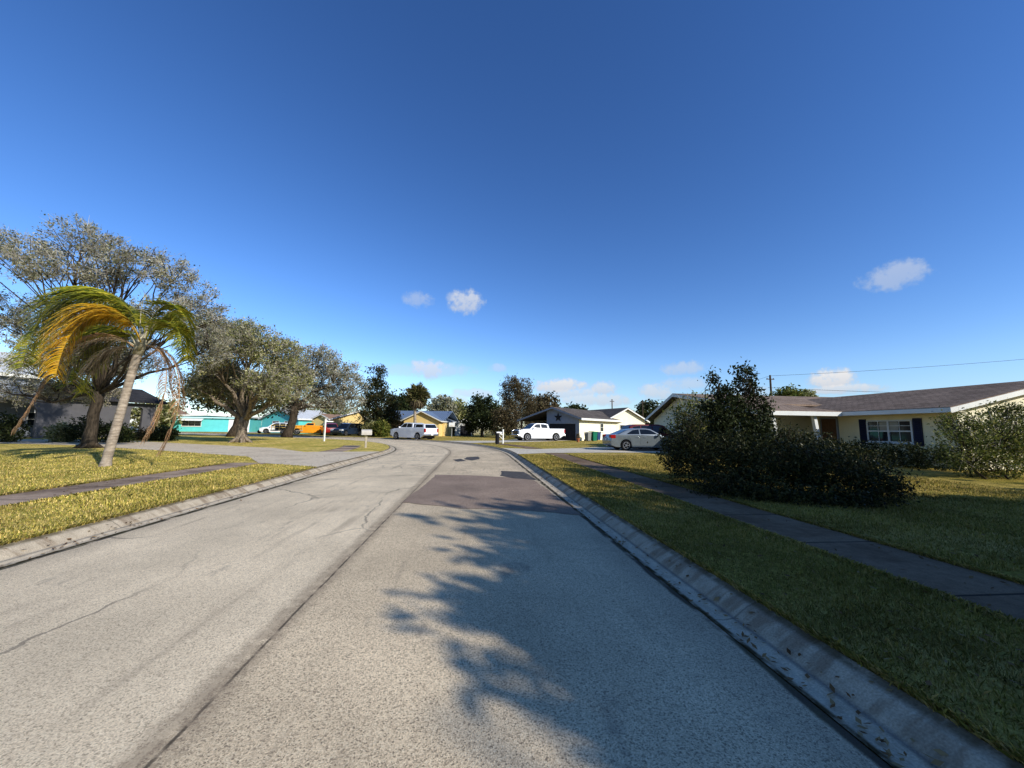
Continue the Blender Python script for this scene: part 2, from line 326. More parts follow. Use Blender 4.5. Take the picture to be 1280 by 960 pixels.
M['bushy'] = leafmat('yellow_green_leaves', [(0.035, 0.055, 0.01), (0.11, 0.14, 0.025), (0.22, 0.235, 0.05), (0.36, 0.32, 0.1)], 0.3)
M['brownleaf'] = leafmat('brown_leaves', [(0.07, 0.05, 0.025), (0.14, 0.10, 0.05), (0.2, 0.16, 0.09), (0.09, 0.085, 0.03)], 0.25)
M['fgreen'] = leafmat('green_frond', [(0.08, 0.11, 0.014), (0.22, 0.25, 0.025), (0.4, 0.38, 0.045), (0.6, 0.48, 0.06)], 0.3, 0.45)
M['fyellow'] = leafmat('yellow_frond', [(0.62, 0.38, 0.02), (0.85, 0.55, 0.04), (0.78, 0.52, 0.10), (0.5, 0.30, 0.02), (0.5, 0.42, 0.05)], 0.3, 0.5)
M['fbrown'] = leafmat('dead_frond', [(0.34, 0.19, 0.09), (0.55, 0.32, 0.16), (0.64, 0.44, 0.27), (0.4, 0.26, 0.15)], 0.2, 0.8)
M['fgrey'] = leafmat('grey_dead_frond', [(0.14, 0.10, 0.065), (0.24, 0.19, 0.12), (0.32, 0.27, 0.19)], 0.2, 0.8)
M['sheath'] = plain('palm_sheath', (0.42, 0.38, 0.28), 0.8, 0.25, 7, 0.3)
M['silver'] = plain('silver_paint', (0.24, 0.265, 0.275), 0.32, 0.03, 1, 0, 0.5, 0.5, 0.6)
M['carwhite'] = plain('white_car_paint', (0.8, 0.8, 0.8), 0.3, 0.02, 1, 0, 0, 0.5, 0.5)
M['maroon'] = plain('dark_red_paint', (0.13, 0.012, 0.015), 0.4, 0.05, 1, 0, 0, 0.3, 0.15)
M['red'] = plain('red_car_paint', (0.32, 0.022, 0.02), 0.3, 0.05, 1, 0, 0, 0.5, 0.5)
M['bluecar'] = plain('dark_blue_paint', (0.03, 0.05, 0.085), 0.3, 0.05, 1, 0, 0.2, 0.5, 0.5)
M['orange'] = plain('orange_paint', (0.75, 0.32, 0.02), 0.45, 0.1, 2)
M['yellowcar'] = plain('faded_yellow_paint', (0.7, 0.5, 0.16), 0.5, 0.1, 2)
M['tyre'] = plain('rubber', (0.015, 0.015, 0.016), 0.85, 0.2, 6)
M['alloy'] = plain('alloy', (0.5, 0.5, 0.52), 0.35, 0.1, 5, 0, 0.8, 0.5)
M['chrome'] = plain('chrome', (0.6, 0.6, 0.62), 0.2, 0.05, 3, 0, 0.9, 0.5)
M['black'] = plain('black_plastic', (0.018, 0.018, 0.02), 0.6, 0.2, 4)
M['tail'] = plain('red_lens', (0.35, 0.012, 0.012), 0.2, 0.1, 5); M['lamp'] = plain('clear_lens', (0.62, 0.64, 0.66), 0.12, 0.08, 8)
M['bingreen'] = plain('green_plastic', (0.012, 0.17, 0.10), 0.5, 0.1, 3); M['binblue'] = plain('blue_plastic', (0.03, 0.07, 0.16), 0.5, 0.1, 3)
M['bingrey'] = plain('grey_plastic', (0.26, 0.26, 0.24), 0.6, 0.1, 3); M['bindark'] = plain('dark_plastic', (0.03, 0.03, 0.035), 0.6, 0.1, 3)
M['terra'] = plain('terracotta', (0.4, 0.16, 0.08), 0.8, 0.15, 5); M['wood'] = plain('weathered_wood', (0.42, 0.37, 0.29), 0.85, 0.2, 6, 0.3)
M['pole'] = plain('pole_wood', (0.10, 0.075, 0.055), 0.9, 0.25, 4); M['wire'] = plain('wire', (0.03, 0.03, 0.035), 0.6, 0.1, 2)
M['galv'] = plain('galvanised_steel', (0.45, 0.46, 0.46), 0.5, 0.1, 5, 0, 0.5); M['mail'] = plain('beige_mailbox', (0.5, 0.46, 0.4), 0.6, 0.1, 4)
M['grassR'] = dim(M['grass'], .72, 'shade_dimmed_lawn_grass'); M['bladeR'] = dim(M['blade'], .68, 'shade_dimmed_blade')  # duller right-hand grass, with extra shade dimmed into the colour
# ================================================================== the setting
def cl(s):                    # road centre line: straight, then bending left
    X0, Y0, RR, TH = -1.4, 21.0, 30.0, R(62)
    if s < Y0: return Vector((X0, s)), Vector((1, 0))
    a = (s-Y0)/RR
    if a < TH: return Vector((X0-RR*(1-math.cos(a)), Y0+RR*math.sin(a))), Vector((math.cos(a), math.sin(a)))
    p = Vector((X0-RR*(1-math.cos(TH)), Y0+RR*math.sin(TH))); e = s-Y0-RR*TH
    return p+Vector((-math.sin(TH), math.cos(TH)))*e, Vector((math.cos(TH), math.sin(TH)))
def offs(s, o, z=0): p, n = cl(s); q = p+n*o; return (q.x, q.y, z)
SS = [-25, -15, -8]+list(np.arange(-4, 21, 1.0))+list(np.arange(21, 56, 1.0))+[60, 66, 75, 90, 110, 140, 180]
def strip(name, prof, mat, ss=SS, u0=None):      # prof: (offset, z) across; swept along the centre line with UVs in metres
    m = MB(); m.uv = []; k = len(prof)
    us = [0]
    for i in range(1, k): us.append(us[-1]+math.hypot(prof[i][0]-prof[i-1][0], prof[i][1]-prof[i-1][1]))
    for s in ss:
        for (o, z), u in zip(prof, us): m.v.append(offs(s, o, z)); m.uv.append((u, s))
    for i in range(len(ss)-1):
        for j in range(k-1): m.f.append((i*k+j, i*k+j+1, (i+1)*k+j+1, (i+1)*k+j))
    return tag(m.build(name, mat), kind='structure')
def sheet(name, pts, mat, z):
    m = MB(); m.uv = [(p[0], p[1]) for p in pts]; m.face([(p[0], p[1], z) for p in pts])
    return tag(m.build(name, mat, tri=True), kind='structure')
m = MB(); m.face([(-3500,-3500,-.06),(3500,-3500,-.06),(3500,3500,-.06),(-3500,3500,-.06)]); tag(m.build('ground', M['grass']), kind='structure')
strip('road', [(-3.25, 0), (-1.6, 0.02), (0, 0.03), (1.6, 0.02), (3.25, 0)], M['road'])
KP = [(3.25, 0.006), (3.36, 0.0), (3.44, 0.012), (3.49, 0.05), (3.56, 0.095), (3.64, LZ+0.006), (3.66, 0.04)]
strip('kerb_right', KP, M['kerb']); strip('kerb_left', [(-o, z) for o, z in KP], M['kerb'])
LS = [s for s in SS]
sheet('lawn_left', [offs(s, -3.65)[:2] for s in LS]+[(-190, 60), (-190, -25)], M['grass'], LZ)
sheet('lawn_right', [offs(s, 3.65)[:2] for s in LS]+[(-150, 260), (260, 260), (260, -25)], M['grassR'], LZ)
S1 = [s for s in SS if s <= 20.5]; S2 = [s for s in SS if 25.5 <= s <= 60]
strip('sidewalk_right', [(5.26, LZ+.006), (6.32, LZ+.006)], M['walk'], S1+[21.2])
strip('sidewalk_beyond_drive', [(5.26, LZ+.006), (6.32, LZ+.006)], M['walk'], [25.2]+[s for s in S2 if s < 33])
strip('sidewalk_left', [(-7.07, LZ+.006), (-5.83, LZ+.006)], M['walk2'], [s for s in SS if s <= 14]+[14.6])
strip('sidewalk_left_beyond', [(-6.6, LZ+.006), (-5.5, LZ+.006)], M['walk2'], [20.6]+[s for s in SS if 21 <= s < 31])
# darker repairs in the road
def road_uv_sheet(name, pts, mat, z, jit=0.03):
    random.seed(7); q = []
    for i, p in enumerate(pts):
        a = Vector(p); b = Vector(pts[(i+1) % len(pts)]); n = max(1, int((b-a).length/0.15))
        for k in range(n): q.append(a.lerp(b, k/n)+Vector((random.uniform(-jit, jit), random.uniform(-jit, jit))))
    return sheet(name, q, mat, z)
gp = lambda *l: [G(x, y, 0.03).to_2d() for x, y in l]
def on_road(name, pts, mat):
    random.seed(7); q = []
    for i, p in enumerate(pts):
        a = Vector(p); b = Vector(pts[(i+1) % len(pts)]); n = max(1, int((b-a).length/0.15))
        for k in range(n): q.append(a.lerp(b, k/n)+Vector((random.uniform(-.025, .025), random.uniform(-.025, .025))))
    bm = bmesh.new(); vs = [bm.verts.new((p.x, p.y, 0)) for p in q]; bm.faces.new(vs)
    bmesh.ops.triangulate(bm, faces=bm.faces[:])
    for c in (-3.0, -1.4, 0.2):
        bmesh.ops.bisect_plane(bm, geom=bm.verts[:]+bm.edges[:]+bm.faces[:], plane_co=(c, 0, 0), plane_no=(1, 0, 0))
    def rz(x): o = abs(x+1.4); return 0.03-0.01*o/1.6 if o < 1.6 else 0.02-0.02*(o-1.6)/1.65
    uvl = bm.loops.layers.uv.new('UVMap')
    for f in bm.faces:
        for l in f.loops: l[uvl].uv = (l.vert.co.x, l.vert.co.y)
    for v in bm.verts: v.co.z = rz(v.co.x)+0.005
    bmesh.ops.recalc_face_normals(bm, faces=bm.faces[:])
    me = bpy.data.meshes.new(name); bm.to_mesh(me); bm.free(); me.materials.append(mat)
    o = bpy.data.objects.new(name, me); C.objects.link(o); return tag(o, kind='structure')
on_road('road_patch', gp((503,628),(524,611),(528,609),(545,593.5),(590,594),(637,596),(668,599.5),(728,642),(660,637),(575,635)), M['patch'])
M['patch2'] = plain('dark_patch', (0.11, 0.098, 0.088), 0.9, 0.35, 9, 0.5)
on_road('road_repair', gp((627,588),(655,589),(672,599),(640,597),(626,594)), M['patch2'])
on_road('pothole_repair', gp((583,571.5),(598,570.5),(600,573.5),(590,575.5),(580,574)), M['patch2'])
on_road('pothole_patch', gp((566,574.5),(577,573.5),(582,576),(572,577)), M['patch2'])
# driveways
g2 = lambda *l: [G(x, y).to_2d() for x, y in l]
DLEFT = [Vector(offs(s, -3.65)[:2]) for s in (13.2, 14.5, 16, 18, 20, 21.6)]+[Vector((-8.6, 20.7))]+g2((340,560),(250,555.5),(180,552),(95,549.5),(20,549),(-60,549.5),(-60,553),(95,556.5),(180,562),(310,571))+[Vector((-7.6, 14.6))]
sheet('driveway_left', DLEFT, M['drive'], LZ+.010)
def inside(X, Y, poly):
    r = np.zeros(len(X), bool); n = len(poly)
    for i in range(n):
        (x0, y0), (x1, y1) = poly[i], poly[(i+1) % n]
        if y0 != y1: r ^= ((y0 > Y) != (y1 > Y)) & (X < (x1-x0)*(Y-y0)/(y1-y0)+x0)
    return r
sheet('driveway_right', [Vector(offs(s, 3.65)[:2]) for s in (20.2, 21.4, 23, 24.6, 26)]+[Vector((3.9, 25.4)), Vector((7.4, 27.4)), Vector((9.5, 29.4)), Vector((15.7, 29.4)), Vector((15.7, 22.4)), Vector((8.0, 22.3)), Vector((3.9, 21.3))], M['drive2'], LZ+.010)
_a = offs(33.2, 3.65)[:2]; _b = offs(38.5, 3.65)[:2]
sheet('driveway_far', [Vector(_a), Vector(offs(35.5, 3.65)[:2]), Vector(_b), Vector((2.6, 41.8)), Vector((5.6, 50.2)), Vector((11.6, 45.5)), Vector((5.5, 39.2))], M['drive2'], LZ+.014)
# far side street driveways and the lot in front of the turquoise house
sheet('driveway_turquoise', [Vector((-75, 90)), Vector((-34, 75)), Vector((-30, 66)), Vector((-74, 84))], M['drive2'], LZ+.018)
# ================================================================== grass blades near the camera
rng = np.random.default_rng(3)
def grass(regions):
    out = []
    for (x0, x1, y0, y1, dens) in regions:
        n = int((x1-x0)*(y1-y0)*dens*3.0); X = rng.uniform(x0, x1, n); Y = rng.uniform(y0, y1, n)
        d = np.hypot(X, Y); keep = rng.random(n) < np.clip((4.2/d)**1.35, 0.02, 1)/1.0
        # inside the field of view only
        keep &= (Y > 0.8) & (X/Y < 1.75) & (X/Y > -1.25) & ~inside(X, Y, DLEFT)
        X, Y, d = X[keep], Y[keep], d[keep]; n = len(X)
        sc_ = np.clip(d/4.5, 0.9, 3.2)**.75; pat = .5+.25*np.sin(X*2.1+1.7*np.sin(Y*.9))+.25*np.sin(Y*2.7+X*.6+2*np.sin(X*1.3)); L = rng.uniform(0.022, 0.042, n)*(.7+.6*pat)*np.clip(sc_, 1, 1.35)*np.where(rng.random(n) < .02, 1.7, 1); W = rng.uniform(0.0022, 0.0042, n)*sc_
        az = rng.uniform(0, 2*PI, n); lean = rng.uniform(0.25, 1.25, n)
        dx, dy = np.cos(az), np.sin(az); B = np.stack([X, Y, np.full(n, LZ-.004)], 1)
        side = np.stack([-dy, dx, np.zeros(n)], 1)*W[:, None]
        mid = B+np.stack([dx*np.sin(lean*.5)*L*.55, dy*np.sin(lean*.5)*L*.55, np.cos(lean*.5)*L*.55], 1)
        tip = mid+np.stack([dx*np.sin(lean)*L*.5, dy*np.sin(lean)*L*.5, np.cos(lean)*L*.5], 1)
        out.append(np.stack([B-side, B+side, mid+side*.8, tip, mid-side*.8], 1).reshape(-1, 3))
    return np.concatenate(out)
tag(fast('grass', grass([(-7.27, -5.06, 2.5, 14, 1000), (-20, -8.45, 5.5, 22, 800)]), 5, M['blade']), 'short dry yellow green grass on the sunlit left lawn and verge', 'grass', kind='stuff')
tag(fast('grass', grass([(2.27, 3.9, 1.0, 20, 1100), (4.9, 13.5, 3.5, 20, 900)]), 5, M['bladeR']), 'short dull grass on the right lawn and verge, colour dimmed for shade', 'grass', kind='stuff')
# ragged turf overhanging the paving edges
E = []
for (xe, sgn, y0, y1) in ((2.26, -1, 1.2, 20), (3.86, 1, 1.2, 20), (4.93, -1, 2.8, 20), (-5.05, 1, 2.6, 13), (-7.24, -1, 4, 14), (-8.46, 1, 5, 14)):
    n = int((y1-y0)*330); Y = y0+(y1-y0)*rng.random(n)**1.7; X = xe+sgn*np.abs(rng.normal(0, .022, n))-sgn*.03
    d = np.hypot(X, Y); s_ = np.clip(d/4.5, .9, 3); L = rng.uniform(.03, .075, n); W = rng.uniform(.002, .004, n)*s_
    az = rng.normal(0 if sgn > 0 else PI, 0.9, n); dx, dy = np.cos(az), np.sin(az); B = np.stack([X, Y, np.full(n, LZ)], 1)
    side = np.stack([-dy, dx, np.zeros(n)], 1)*W[:, None]; ln = rng.uniform(.5, 1.4, n)
    mid = B+np.stack([dx*np.sin(ln*.5)*L*.5, dy*np.sin(ln*.5)*L*.5, np.cos(ln*.5)*L*.5+.004], 1)
    tip = mid+np.stack([dx*np.sin(ln)*L*.5, dy*np.sin(ln)*L*.5, np.cos(ln)*L*.35], 1)
    E.append(np.stack([B-side, B+side, mid+side*.8, tip, mid-side*.8], 1).reshape(-1, 3))
tag(fast('grass', np.concatenate(E), 5, M['blade']), 'ragged grass fringe creeping over the edges of sidewalks and kerbs', 'grass', kind='stuff')
# dead leaves fallen on the lawns, sidewalks and gutters
M['litter'] = leafmat('fallen_leaf', [(0.10, 0.055, 0.025), (0.22, 0.13, 0.06), (0.34, 0.24, 0.12), (0.16, 0.08, 0.035)], 0.05, 0.9)
n = 2600; X = np.concatenate([rng.uniform(1.9, 8.5, n//2), rng.uniform(-10, -4.4, n//4), 1.86+np.abs(rng.normal(0, .12, n//8)), -4.66-np.abs(rng.normal(0, .12, n-n//2-n//4-n//8))]); Y = 1.2+17*rng.random(n)**1.5
Z = np.where((X > 2.26) | (X < -5.06), LZ+.03, .02+np.clip((np.abs(X+1.4)-3.4), 0, .26)*.5); Z = np.where(((X > 3.88) & (X < 4.9)) | ((X < -7.25) & (X > -8.45)), LZ+.014, Z)
az = rng.uniform(0, 2*PI, n); L = rng.uniform(.012, .032, n); T_ = np.stack([np.cos(az), np.sin(az), rng.normal(0, .25, n)], 1)*L[:, None]; S_ = np.stack([-np.sin(az), np.cos(az), rng.normal(0, .25, n)], 1)*(L*.45)[:, None]; B = np.stack([X, Y, Z], 1)
tag(fast('fallen_leaves', np.stack([B-T_, B+S_, B+T_, B-S_], 1).reshape(-1, 3), 4, M['litter']), 'small brown leaves scattered over verge, sidewalk and gutter', 'fallen leaves', kind='stuff')
# ================================================================== trees and bushes
def unit(n):
    a = rng.normal(size=(n, 3)); return a/np.linalg.norm(a, axis=1)[:, None]
def leafquads(Cn, size, asp=0.5, up=0.0, fan=None):
    n = len(Cn); a = unit(n) if fan is None else fan
    if up: a[:, 2] += up; a /= np.linalg.norm(a, axis=1)[:, None]
    b = np.cross(a, unit(n)); b /= np.linalg.norm(b, axis=1)[:, None]+1e-9
    L = (size*rng.uniform(.6, 1.35, n))[:, None]; w = L*asp*rng.uniform(.7, 1.3, n)[:, None]
    return np.stack([Cn-a*L*.5, Cn+b*w*.5, Cn+a*L*.5, Cn-b*w*.5], 1).reshape(-1, 3)
def curve(p, q, k, jit, sag=0.0):
    p = Vector(p); q = Vector(q); L = (q-p).length; pts = []
    off = Vector((random.gauss(0, 1), random.gauss(0, 1), random.gauss(0, .6)))*jit*L
    for i in range(k):
        t_ = i/(k-1); w = math.sin(PI*t_)
        pts.append(p.lerp(q, t_)+off*w+Vector((0, 0, sag*L*w))+(Vector((random.gauss(0, 1), random.gauss(0, 1), random.gauss(0, 1)))*jit*.25*L if 0 < i < k-1 else Vector()))
    return pts
def tree(name, label, cat, base, lobes, r=0.3, fork=(0, 0, 2.0), leaves=12000, ls=0.14, leaf='oak', bark='bark', clump=0.35, per=26,
         twigs=0, twl=0.5, tww=0.02, sub=5, stems=False, seed=1, group=None, asp=0.5, up=0.0, crown='crown', limb=0.55, flare=1.5, hollow=0.45, nroot=0, extra=None):
    """lobes in metres from the base: (x,y,z, rx,ry,rz)"""
    global rng
    rng = np.random.default_rng(seed); random.seed(seed)
    t = thing(name, label, cat, base, 0, group); m = MB(); fk = Vector(fork)
    vol = np.array([l[3]*l[4]*l[5] for l in lobes])**0.75; vol /= vol.sum(); LV = []; TV = []
    if not stems:
        pts = curve((0, 0, -.1), fk, 6, 0.03); k = len(pts); m.tube(pts, [r*(flare if i == 0 else 1+(flare-1)*.35 if i == 1 else 1-.12*i/k) for i in range(k)], 10)
        for j in range(nroot):
            a = 2*PI*j/nroot+random.uniform(-.3, .3); m.tube([(0, 0, r*1.5), (math.cos(a)*r*1.3, math.sin(a)*r*1.3, r*.5), (math.cos(a)*r*2.6, math.sin(a)*r*2.6, -.05)], [r*.5, r*.4, r*.12], 6)
    for (lx, ly, lz, rx, ry, rz), w in zip(lobes, vol):
        c = Vector((lx, ly, lz)); cb = c-Vector((0, 0, rz*.35))
        if stems: st = Vector((lx*.55+random.gauss(0, rx*.25), ly*.55+random.gauss(0, ry*.25), -.03)); r0 = r
        else: st = fk-Vector((0, 0, r*.5)); r0 = r*limb*(0.6+0.8*min(1, w*3))
        pts = curve(st, cb, 7, 0.07, 0.03); m.tube(pts, [r0*(1-.8*i/6) for i in range(7)], 7)
        tips = []
        for _ in range(sub):
            d = Vector(unit(1)[0]); d.z = d.z*.8+.25; e = c+Vector((d.x*rx*.85, d.y*ry*.85, d.z*rz*.85)); s0 = pts[random.choice((3, 4, 5, 6))]
            q = curve(s0, e, 5, 0.09); m.tube(q, [r0*.28*(1-.8*i/4)+.006 for i in range(5)], 5); tips += q[1:]
        nc = max(3, int(leaves*w/per)); D = unit(nc); rad = hollow+(1.06-hollow)*rng.random(nc)**0.6
        CC = np.array([lx, ly, lz])+D*rad[:, None]*np.array([rx, ry, rz])*rng.uniform(.86, 1.1, nc)[:, None]
        CC[:, 2] = np.maximum(CC[:, 2], .08)
        nl = rng.poisson(per, nc); idx = np.repeat(np.arange(nc), nl)
        LV.append(CC[idx]+rng.normal(size=(len(idx), 3))*clump*np.array([1, 1, .75])*rng.uniform(.5, 1.2, nc)[idx][:, None])
        if twigs:
            nt = int(twigs*w); i2 = rng.integers(0, nc, nt); a = D[i2]*.9+unit(nt)*.75; a[:, 2] += .25; a /= np.linalg.norm(a, axis=1)[:, None]
            p = CC[i2]+rng.normal(size=(nt, 3))*clump*.6; TV.append((p, a))
    P_ = np.concatenate(LV); P_[:, 2] = np.maximum(P_[:, 2], .03)
    m.build('stems' if stems else 'trunk', M[bark], t, smooth=True)
    fast(crown, leafquads(P_, ls, asp, up), 4, M[leaf], t)
    if twigs:
        p = np.concatenate([q[0] for q in TV]); a = np.concatenate([q[1] for q in TV]); n = len(p)
        b = np.cross(a, unit(n)); b /= np.linalg.norm(b, axis=1)[:, None]+1e-9; L = (twl*rng.uniform(.4, 1.3, n))[:, None]
        fast('bare_twigs', np.stack([p-a*L*.5-b*tww*.5, p-a*L*.5+b*tww*.5, p+a*L*.5+b*tww*.2, p+a*L*.5-b*tww*.2], 1).reshape(-1, 3), 4, M['twig'], t)
    return t
def PL(base, D, lst):         # crown lobes surveyed against the photo: (px, py, rpx, rpy, depth offset)
    o = []
    for (px, py, rx, ry, dy) in lst:
        p = at(px, py, D+dy); k = (D+dy)/F; o.append((p.x-base.x, p.y-base.y, p.z-base.z, rx*k, (rx+ry)/2*k, ry*k))
    return o
def land(px, Y): p = at(px, 500, Y); return Vector((p.x, p.y, LZ))
# --- left side of the street
b = land(120, 22.6)
tree('oak_tree', 'tallest silvery oak with a grey twiggy crown behind the leaning palm', 'tree', b, PL(b, 22.6, [(18,318,30,30,0),(62,338,34,26,-2),(105,300,34,24,1),(150,330,32,30,-1),(122,345,30,20,0),(215,345,28,26,0),(185,322,20,16,1),(250,382,28,26,1),(205,395,34,24,-3),(85,395,40,26,2),(20,395,34,30,3),(140,440,52,30,3),(55,440,38,24,-1),(262,425,22,30,2),(110,425,40,32,1),(160,400,30,24,1),(60,310,16,14,2),(268,398,14,12,0),(62,458,38,24,3),(120,460,36,22,3),(160,455,30,20,4),(30,488,30,14,4),(85,486,34,16,4),(125,490,22,16,3)]),
     r=0.25, fork=(0.1, 0, 3.0), leaves=42000, ls=0.125, leaf='oak', bark='barkd', clump=0.22, per=30, twigs=22000, twl=0.5, tww=0.02, sub=10, seed=11, nroot=5, hollow=.15, flare=1.4, limb=.55)
b = land(307, 31.5)
tree('ficus_tree', 'spreading olive tree with thick pale forked trunk in the left lawn', 'tree', b, PL(b, 31.5, [(290,422,30,20,0),(265,445,24,24,-2),(320,432,30,26,-2),(352,452,24,30,0),(290,470,36,22,2),(332,478,30,18,-3),(258,478,24,18,0),(370,478,18,22,1),(255,412,18,16,3),(300,410,20,12,1),(345,495,20,10,-1),(275,496,22,8,1)]),
     r=0.37, fork=(0.0, 0.1, 1.9), leaves=30000, ls=0.17, leaf='oakg', bark='bark', clump=0.3, per=32, twigs=12000, twl=0.6, tww=0.024, sub=8, seed=12, nroot=6, flare=1.45, hollow=.2, limb=.7)
b = land(295, 46)
tree('shade_tree', 'dark green tree with leaning black trunk before the turquoise house', 'tree', b, PL(b, 46, [(255,495,24,18,0),(290,490,32,22,0),(330,500,26,16,1),(275,475,26,18,2)]),
     r=0.45, fork=(0.7, 0, 3.2), leaves=11000, ls=0.3, leaf='dark', bark='barkd', clump=0.5, seed=13)
b = land(362, 47)
tree('silver_tree', 'grey leafed tree with a horizontal limb behind the white post', 'tree', b, PL(b, 47, [(395,452,28,22,0),(425,465,24,24,1),(440,490,18,24,0),(400,485,26,22,2),(372,470,22,24,-1),(415,505,24,14,0),(365,505,24,14,1),(345,480,20,22,2)]),
     r=0.45, fork=(0.6, 0, 3.6), leaves=16000, ls=0.22, leaf='oak', bark='barkd', clump=0.36, per=32, twigs=7500, twl=0.7, tww=0.035, sub=9, seed=14, hollow=.15)
b = land(473, 58)
tree('conifer_tree', 'tall dark rust tinged evergreen beside the blue metal roof', 'tree', b, PL(b, 58, [(470,470,9,14,0),(468,490,16,16,-1),(476,505,20,16,1),(462,518,14,18,0),(484,520,14,18,0),(473,535,18,12,-1),(490,512,8,14,0)]),
     r=0.3, fork=(0, 0, 2.5), leaves=12000, ls=0.36, leaf='pine', bark='barkd', clump=0.42, seed=15, asp=.35)
for i, (px, py, rx, ry, D, lf, lab) in enumerate([
    (395,512,34,14,82,'oakg','olive treetop showing above the yellow carports'),
    (505,505,10,16,76,'dark','dark slim tree left of the cabbage palm behind blue roofs'),
    (552,508,14,12,84,'oak','greyish tree just right of the yellow gabled house'),
    (570,512,16,12,92,'oakg','pale olive tree behind the white shed'),
    (672,512,13,20,72,'brownleaf','rusty brown tree behind the grey garage roof'),
    (684,508,15,16,78,'brownleaf','brown round topped tree nearest the star gable peak'),
    (812,515,16,14,88,'dark','dark tree between the cream gable and the near garage roof'),
    (720,514,14,8,95,'dark','low dark treetop peeking over the grey brown roof'),
    (985,492,15,9,42,'bushy','yellow green treetop behind the porch roof by the utility pole'),
    (1008,494,9,6,46,'oakg','small olive treetop right of the utility pole behind the roof'),
    (205,520,20,16,88,'dark','dark far trees left of the turquoise house wall'),
    (195,512,18,14,70,'oakg','olive tree behind the hanging dead fronds')]):
    b = land(px, D); k = D/F; H = at(px, py, D).z-LZ
    tree('background_tree', lab, 'tree', b, [(0,0,H,rx*k,rx*k,ry*k), (rx*k*.6, 1, H-ry*k*.5, rx*k*.7, rx*k*.7, ry*k*.8), (-rx*k*.6, -1, H-ry*k*.6, rx*k*.7, rx*k*.7, ry*k*.8), (0,0,H*.55,rx*k*.85,rx*k*.8,H*.42)],
         r=0.22, fork=(0,0,H*.4), leaves=3600, ls=0.0075*D, leaf=lf, bark='barkd', clump=.006*D, per=14, seed=30+i, group='trees beyond the houses', sub=3)
b = land(645, 63)
tree('feathery_tree', 'tallest feathery brownish green tree left of the white pickup', 'tree', b, PL(b, 63, [(640,482,13,12,0),(652,486,14,14,0),(632,495,9,7,1),(648,505,20,14,0),(636,515,16,14,-1),(660,510,12,16,1),(650,528,20,12,0)]),
     r=0.3, fork=(0, 0, 3), leaves=13000, ls=0.36, leaf='brownleaf', bark='bark', clump=0.4, seed=16, asp=.3, up=.5)
b = land(604, 60)
tree('dark_shrub_tree', 'broad dark green tree behind the chain link fence', 'tree', b, PL(b, 60, [(596,510,12,14,0),(610,508,12,12,0),(603,522,18,14,-1),(590,528,10,12,1),(616,525,12,16,0)]),
     r=0.22, fork=(0, 0, 1.5), leaves=9000, ls=0.34, leaf='dark', bark='barkd', clump=0.42, seed=17)
b = land(630, 55)
tree('brown_bush', 'tangled brown bush behind the white mailbox post', 'bush', b, PL(b, 55, [(626,520,10,12,0),(638,522,12,12,0),(632,533,14,10,0)]),
     r=0.05, stems=True, leaves=4200, ls=0.26, leaf='brownleaf', bark='barkd', clump=0.35, seed=18, crown='leaves')
for px, py, w, h, D, lab, lf in ((112,541,15,13,29,'dark leafy bush by the shaded wall beside the oak trunk','dark'),(150,542,13,11,29,'dark bush by the shaded wall just right of the palm trunk','dark'),(82,543,11,10,29,'small dark bush by the shaded wall under yellow fronds','oakg'),(10,530,16,16,28,'dark rounded bush at the far left house corner','dark'),(207,538,12,8,33,'low dark bush beside the hanging dead palm fronds','dark'),(185,541,9,5,34,'small purple brown shrub at the arched wall','brownleaf'),(478,532,9,10,52,'yellow green bush under the dark evergreen','bushy'),(466,536,9,9,53,'olive bush left of the house under the evergreen','oakg')):
    b = land(px, D); k = D/F; H = h*k*1.0
    tree('garden_bush', lab, 'bush', b, [(0,0,H,w*k,w*k*.8,h*k), (w*k*.5,.2,H*.8,w*k*.6,w*k*.6,h*k*.8)], r=0.03, stems=True, leaves=3000, ls=.005*D, leaf=lf, bark='barkd', clump=.2, seed=60+px, group='garden bushes', crown='leaves', sub=3)
# --- right side of the street
b = Vector((6.9, 8.3, LZ))
tree('hedge_bush', 'wide unkempt dark bush sprawling beside the right sidewalk', 'bush', b, PL(b, 8.6, [(862,572,32,32,.9),(900,575,45,34,.2),(945,578,50,36,-.3),(990,583,50,34,-.6),(1035,590,48,32,-1.0),(1080,600,44,28,-1.3),(1108,612,24,20,-1.7),(960,560,50,26,1.2),(1020,566,44,26,.9),(900,556,36,22,1.5),(1072,578,36,22,.3),(905,606,40,22,-.7),(960,616,40,18,-1.3),(1020,622,44,16,-1.7),(1075,626,36,14,-1.9),(845,560,16,30,.9),(862,535,14,20,.7),(985,548,20,16,.6),(1010,572,14,16,-1.2)]),
     r=0.022, stems=True, leaves=50000, ls=0.07, leaf='bush', bark='barkd', clump=0.12, per=16, sub=8, seed=21, crown='leaves', asp=.42, up=.35, hollow=.3)
b = land(920, 9.6)
tree('shrub_tree', 'tall upright dark leaved shrub rising above the sprawling bush', 'shrub', b, PL(b, 9.4, [(903,492,14,12,0),(931,482,12,12,.1),(916,508,24,15,0),(942,498,12,14,.2),(893,520,15,18,0),(920,540,32,24,.1),(948,530,16,20,0),(927,464,7,9,0),(891,472,9,7,-.1),(936,470,6,8,.1),(955,510,8,10,.1),(882,505,7,9,0)]),
     r=0.05, fork=(0,0,.7), leaves=9000, ls=0.085, leaf='dark', bark='barkd', clump=0.11, per=12, sub=6, seed=22, asp=.5, crown='leaves', limb=.5)
b = land(868, 11.5)
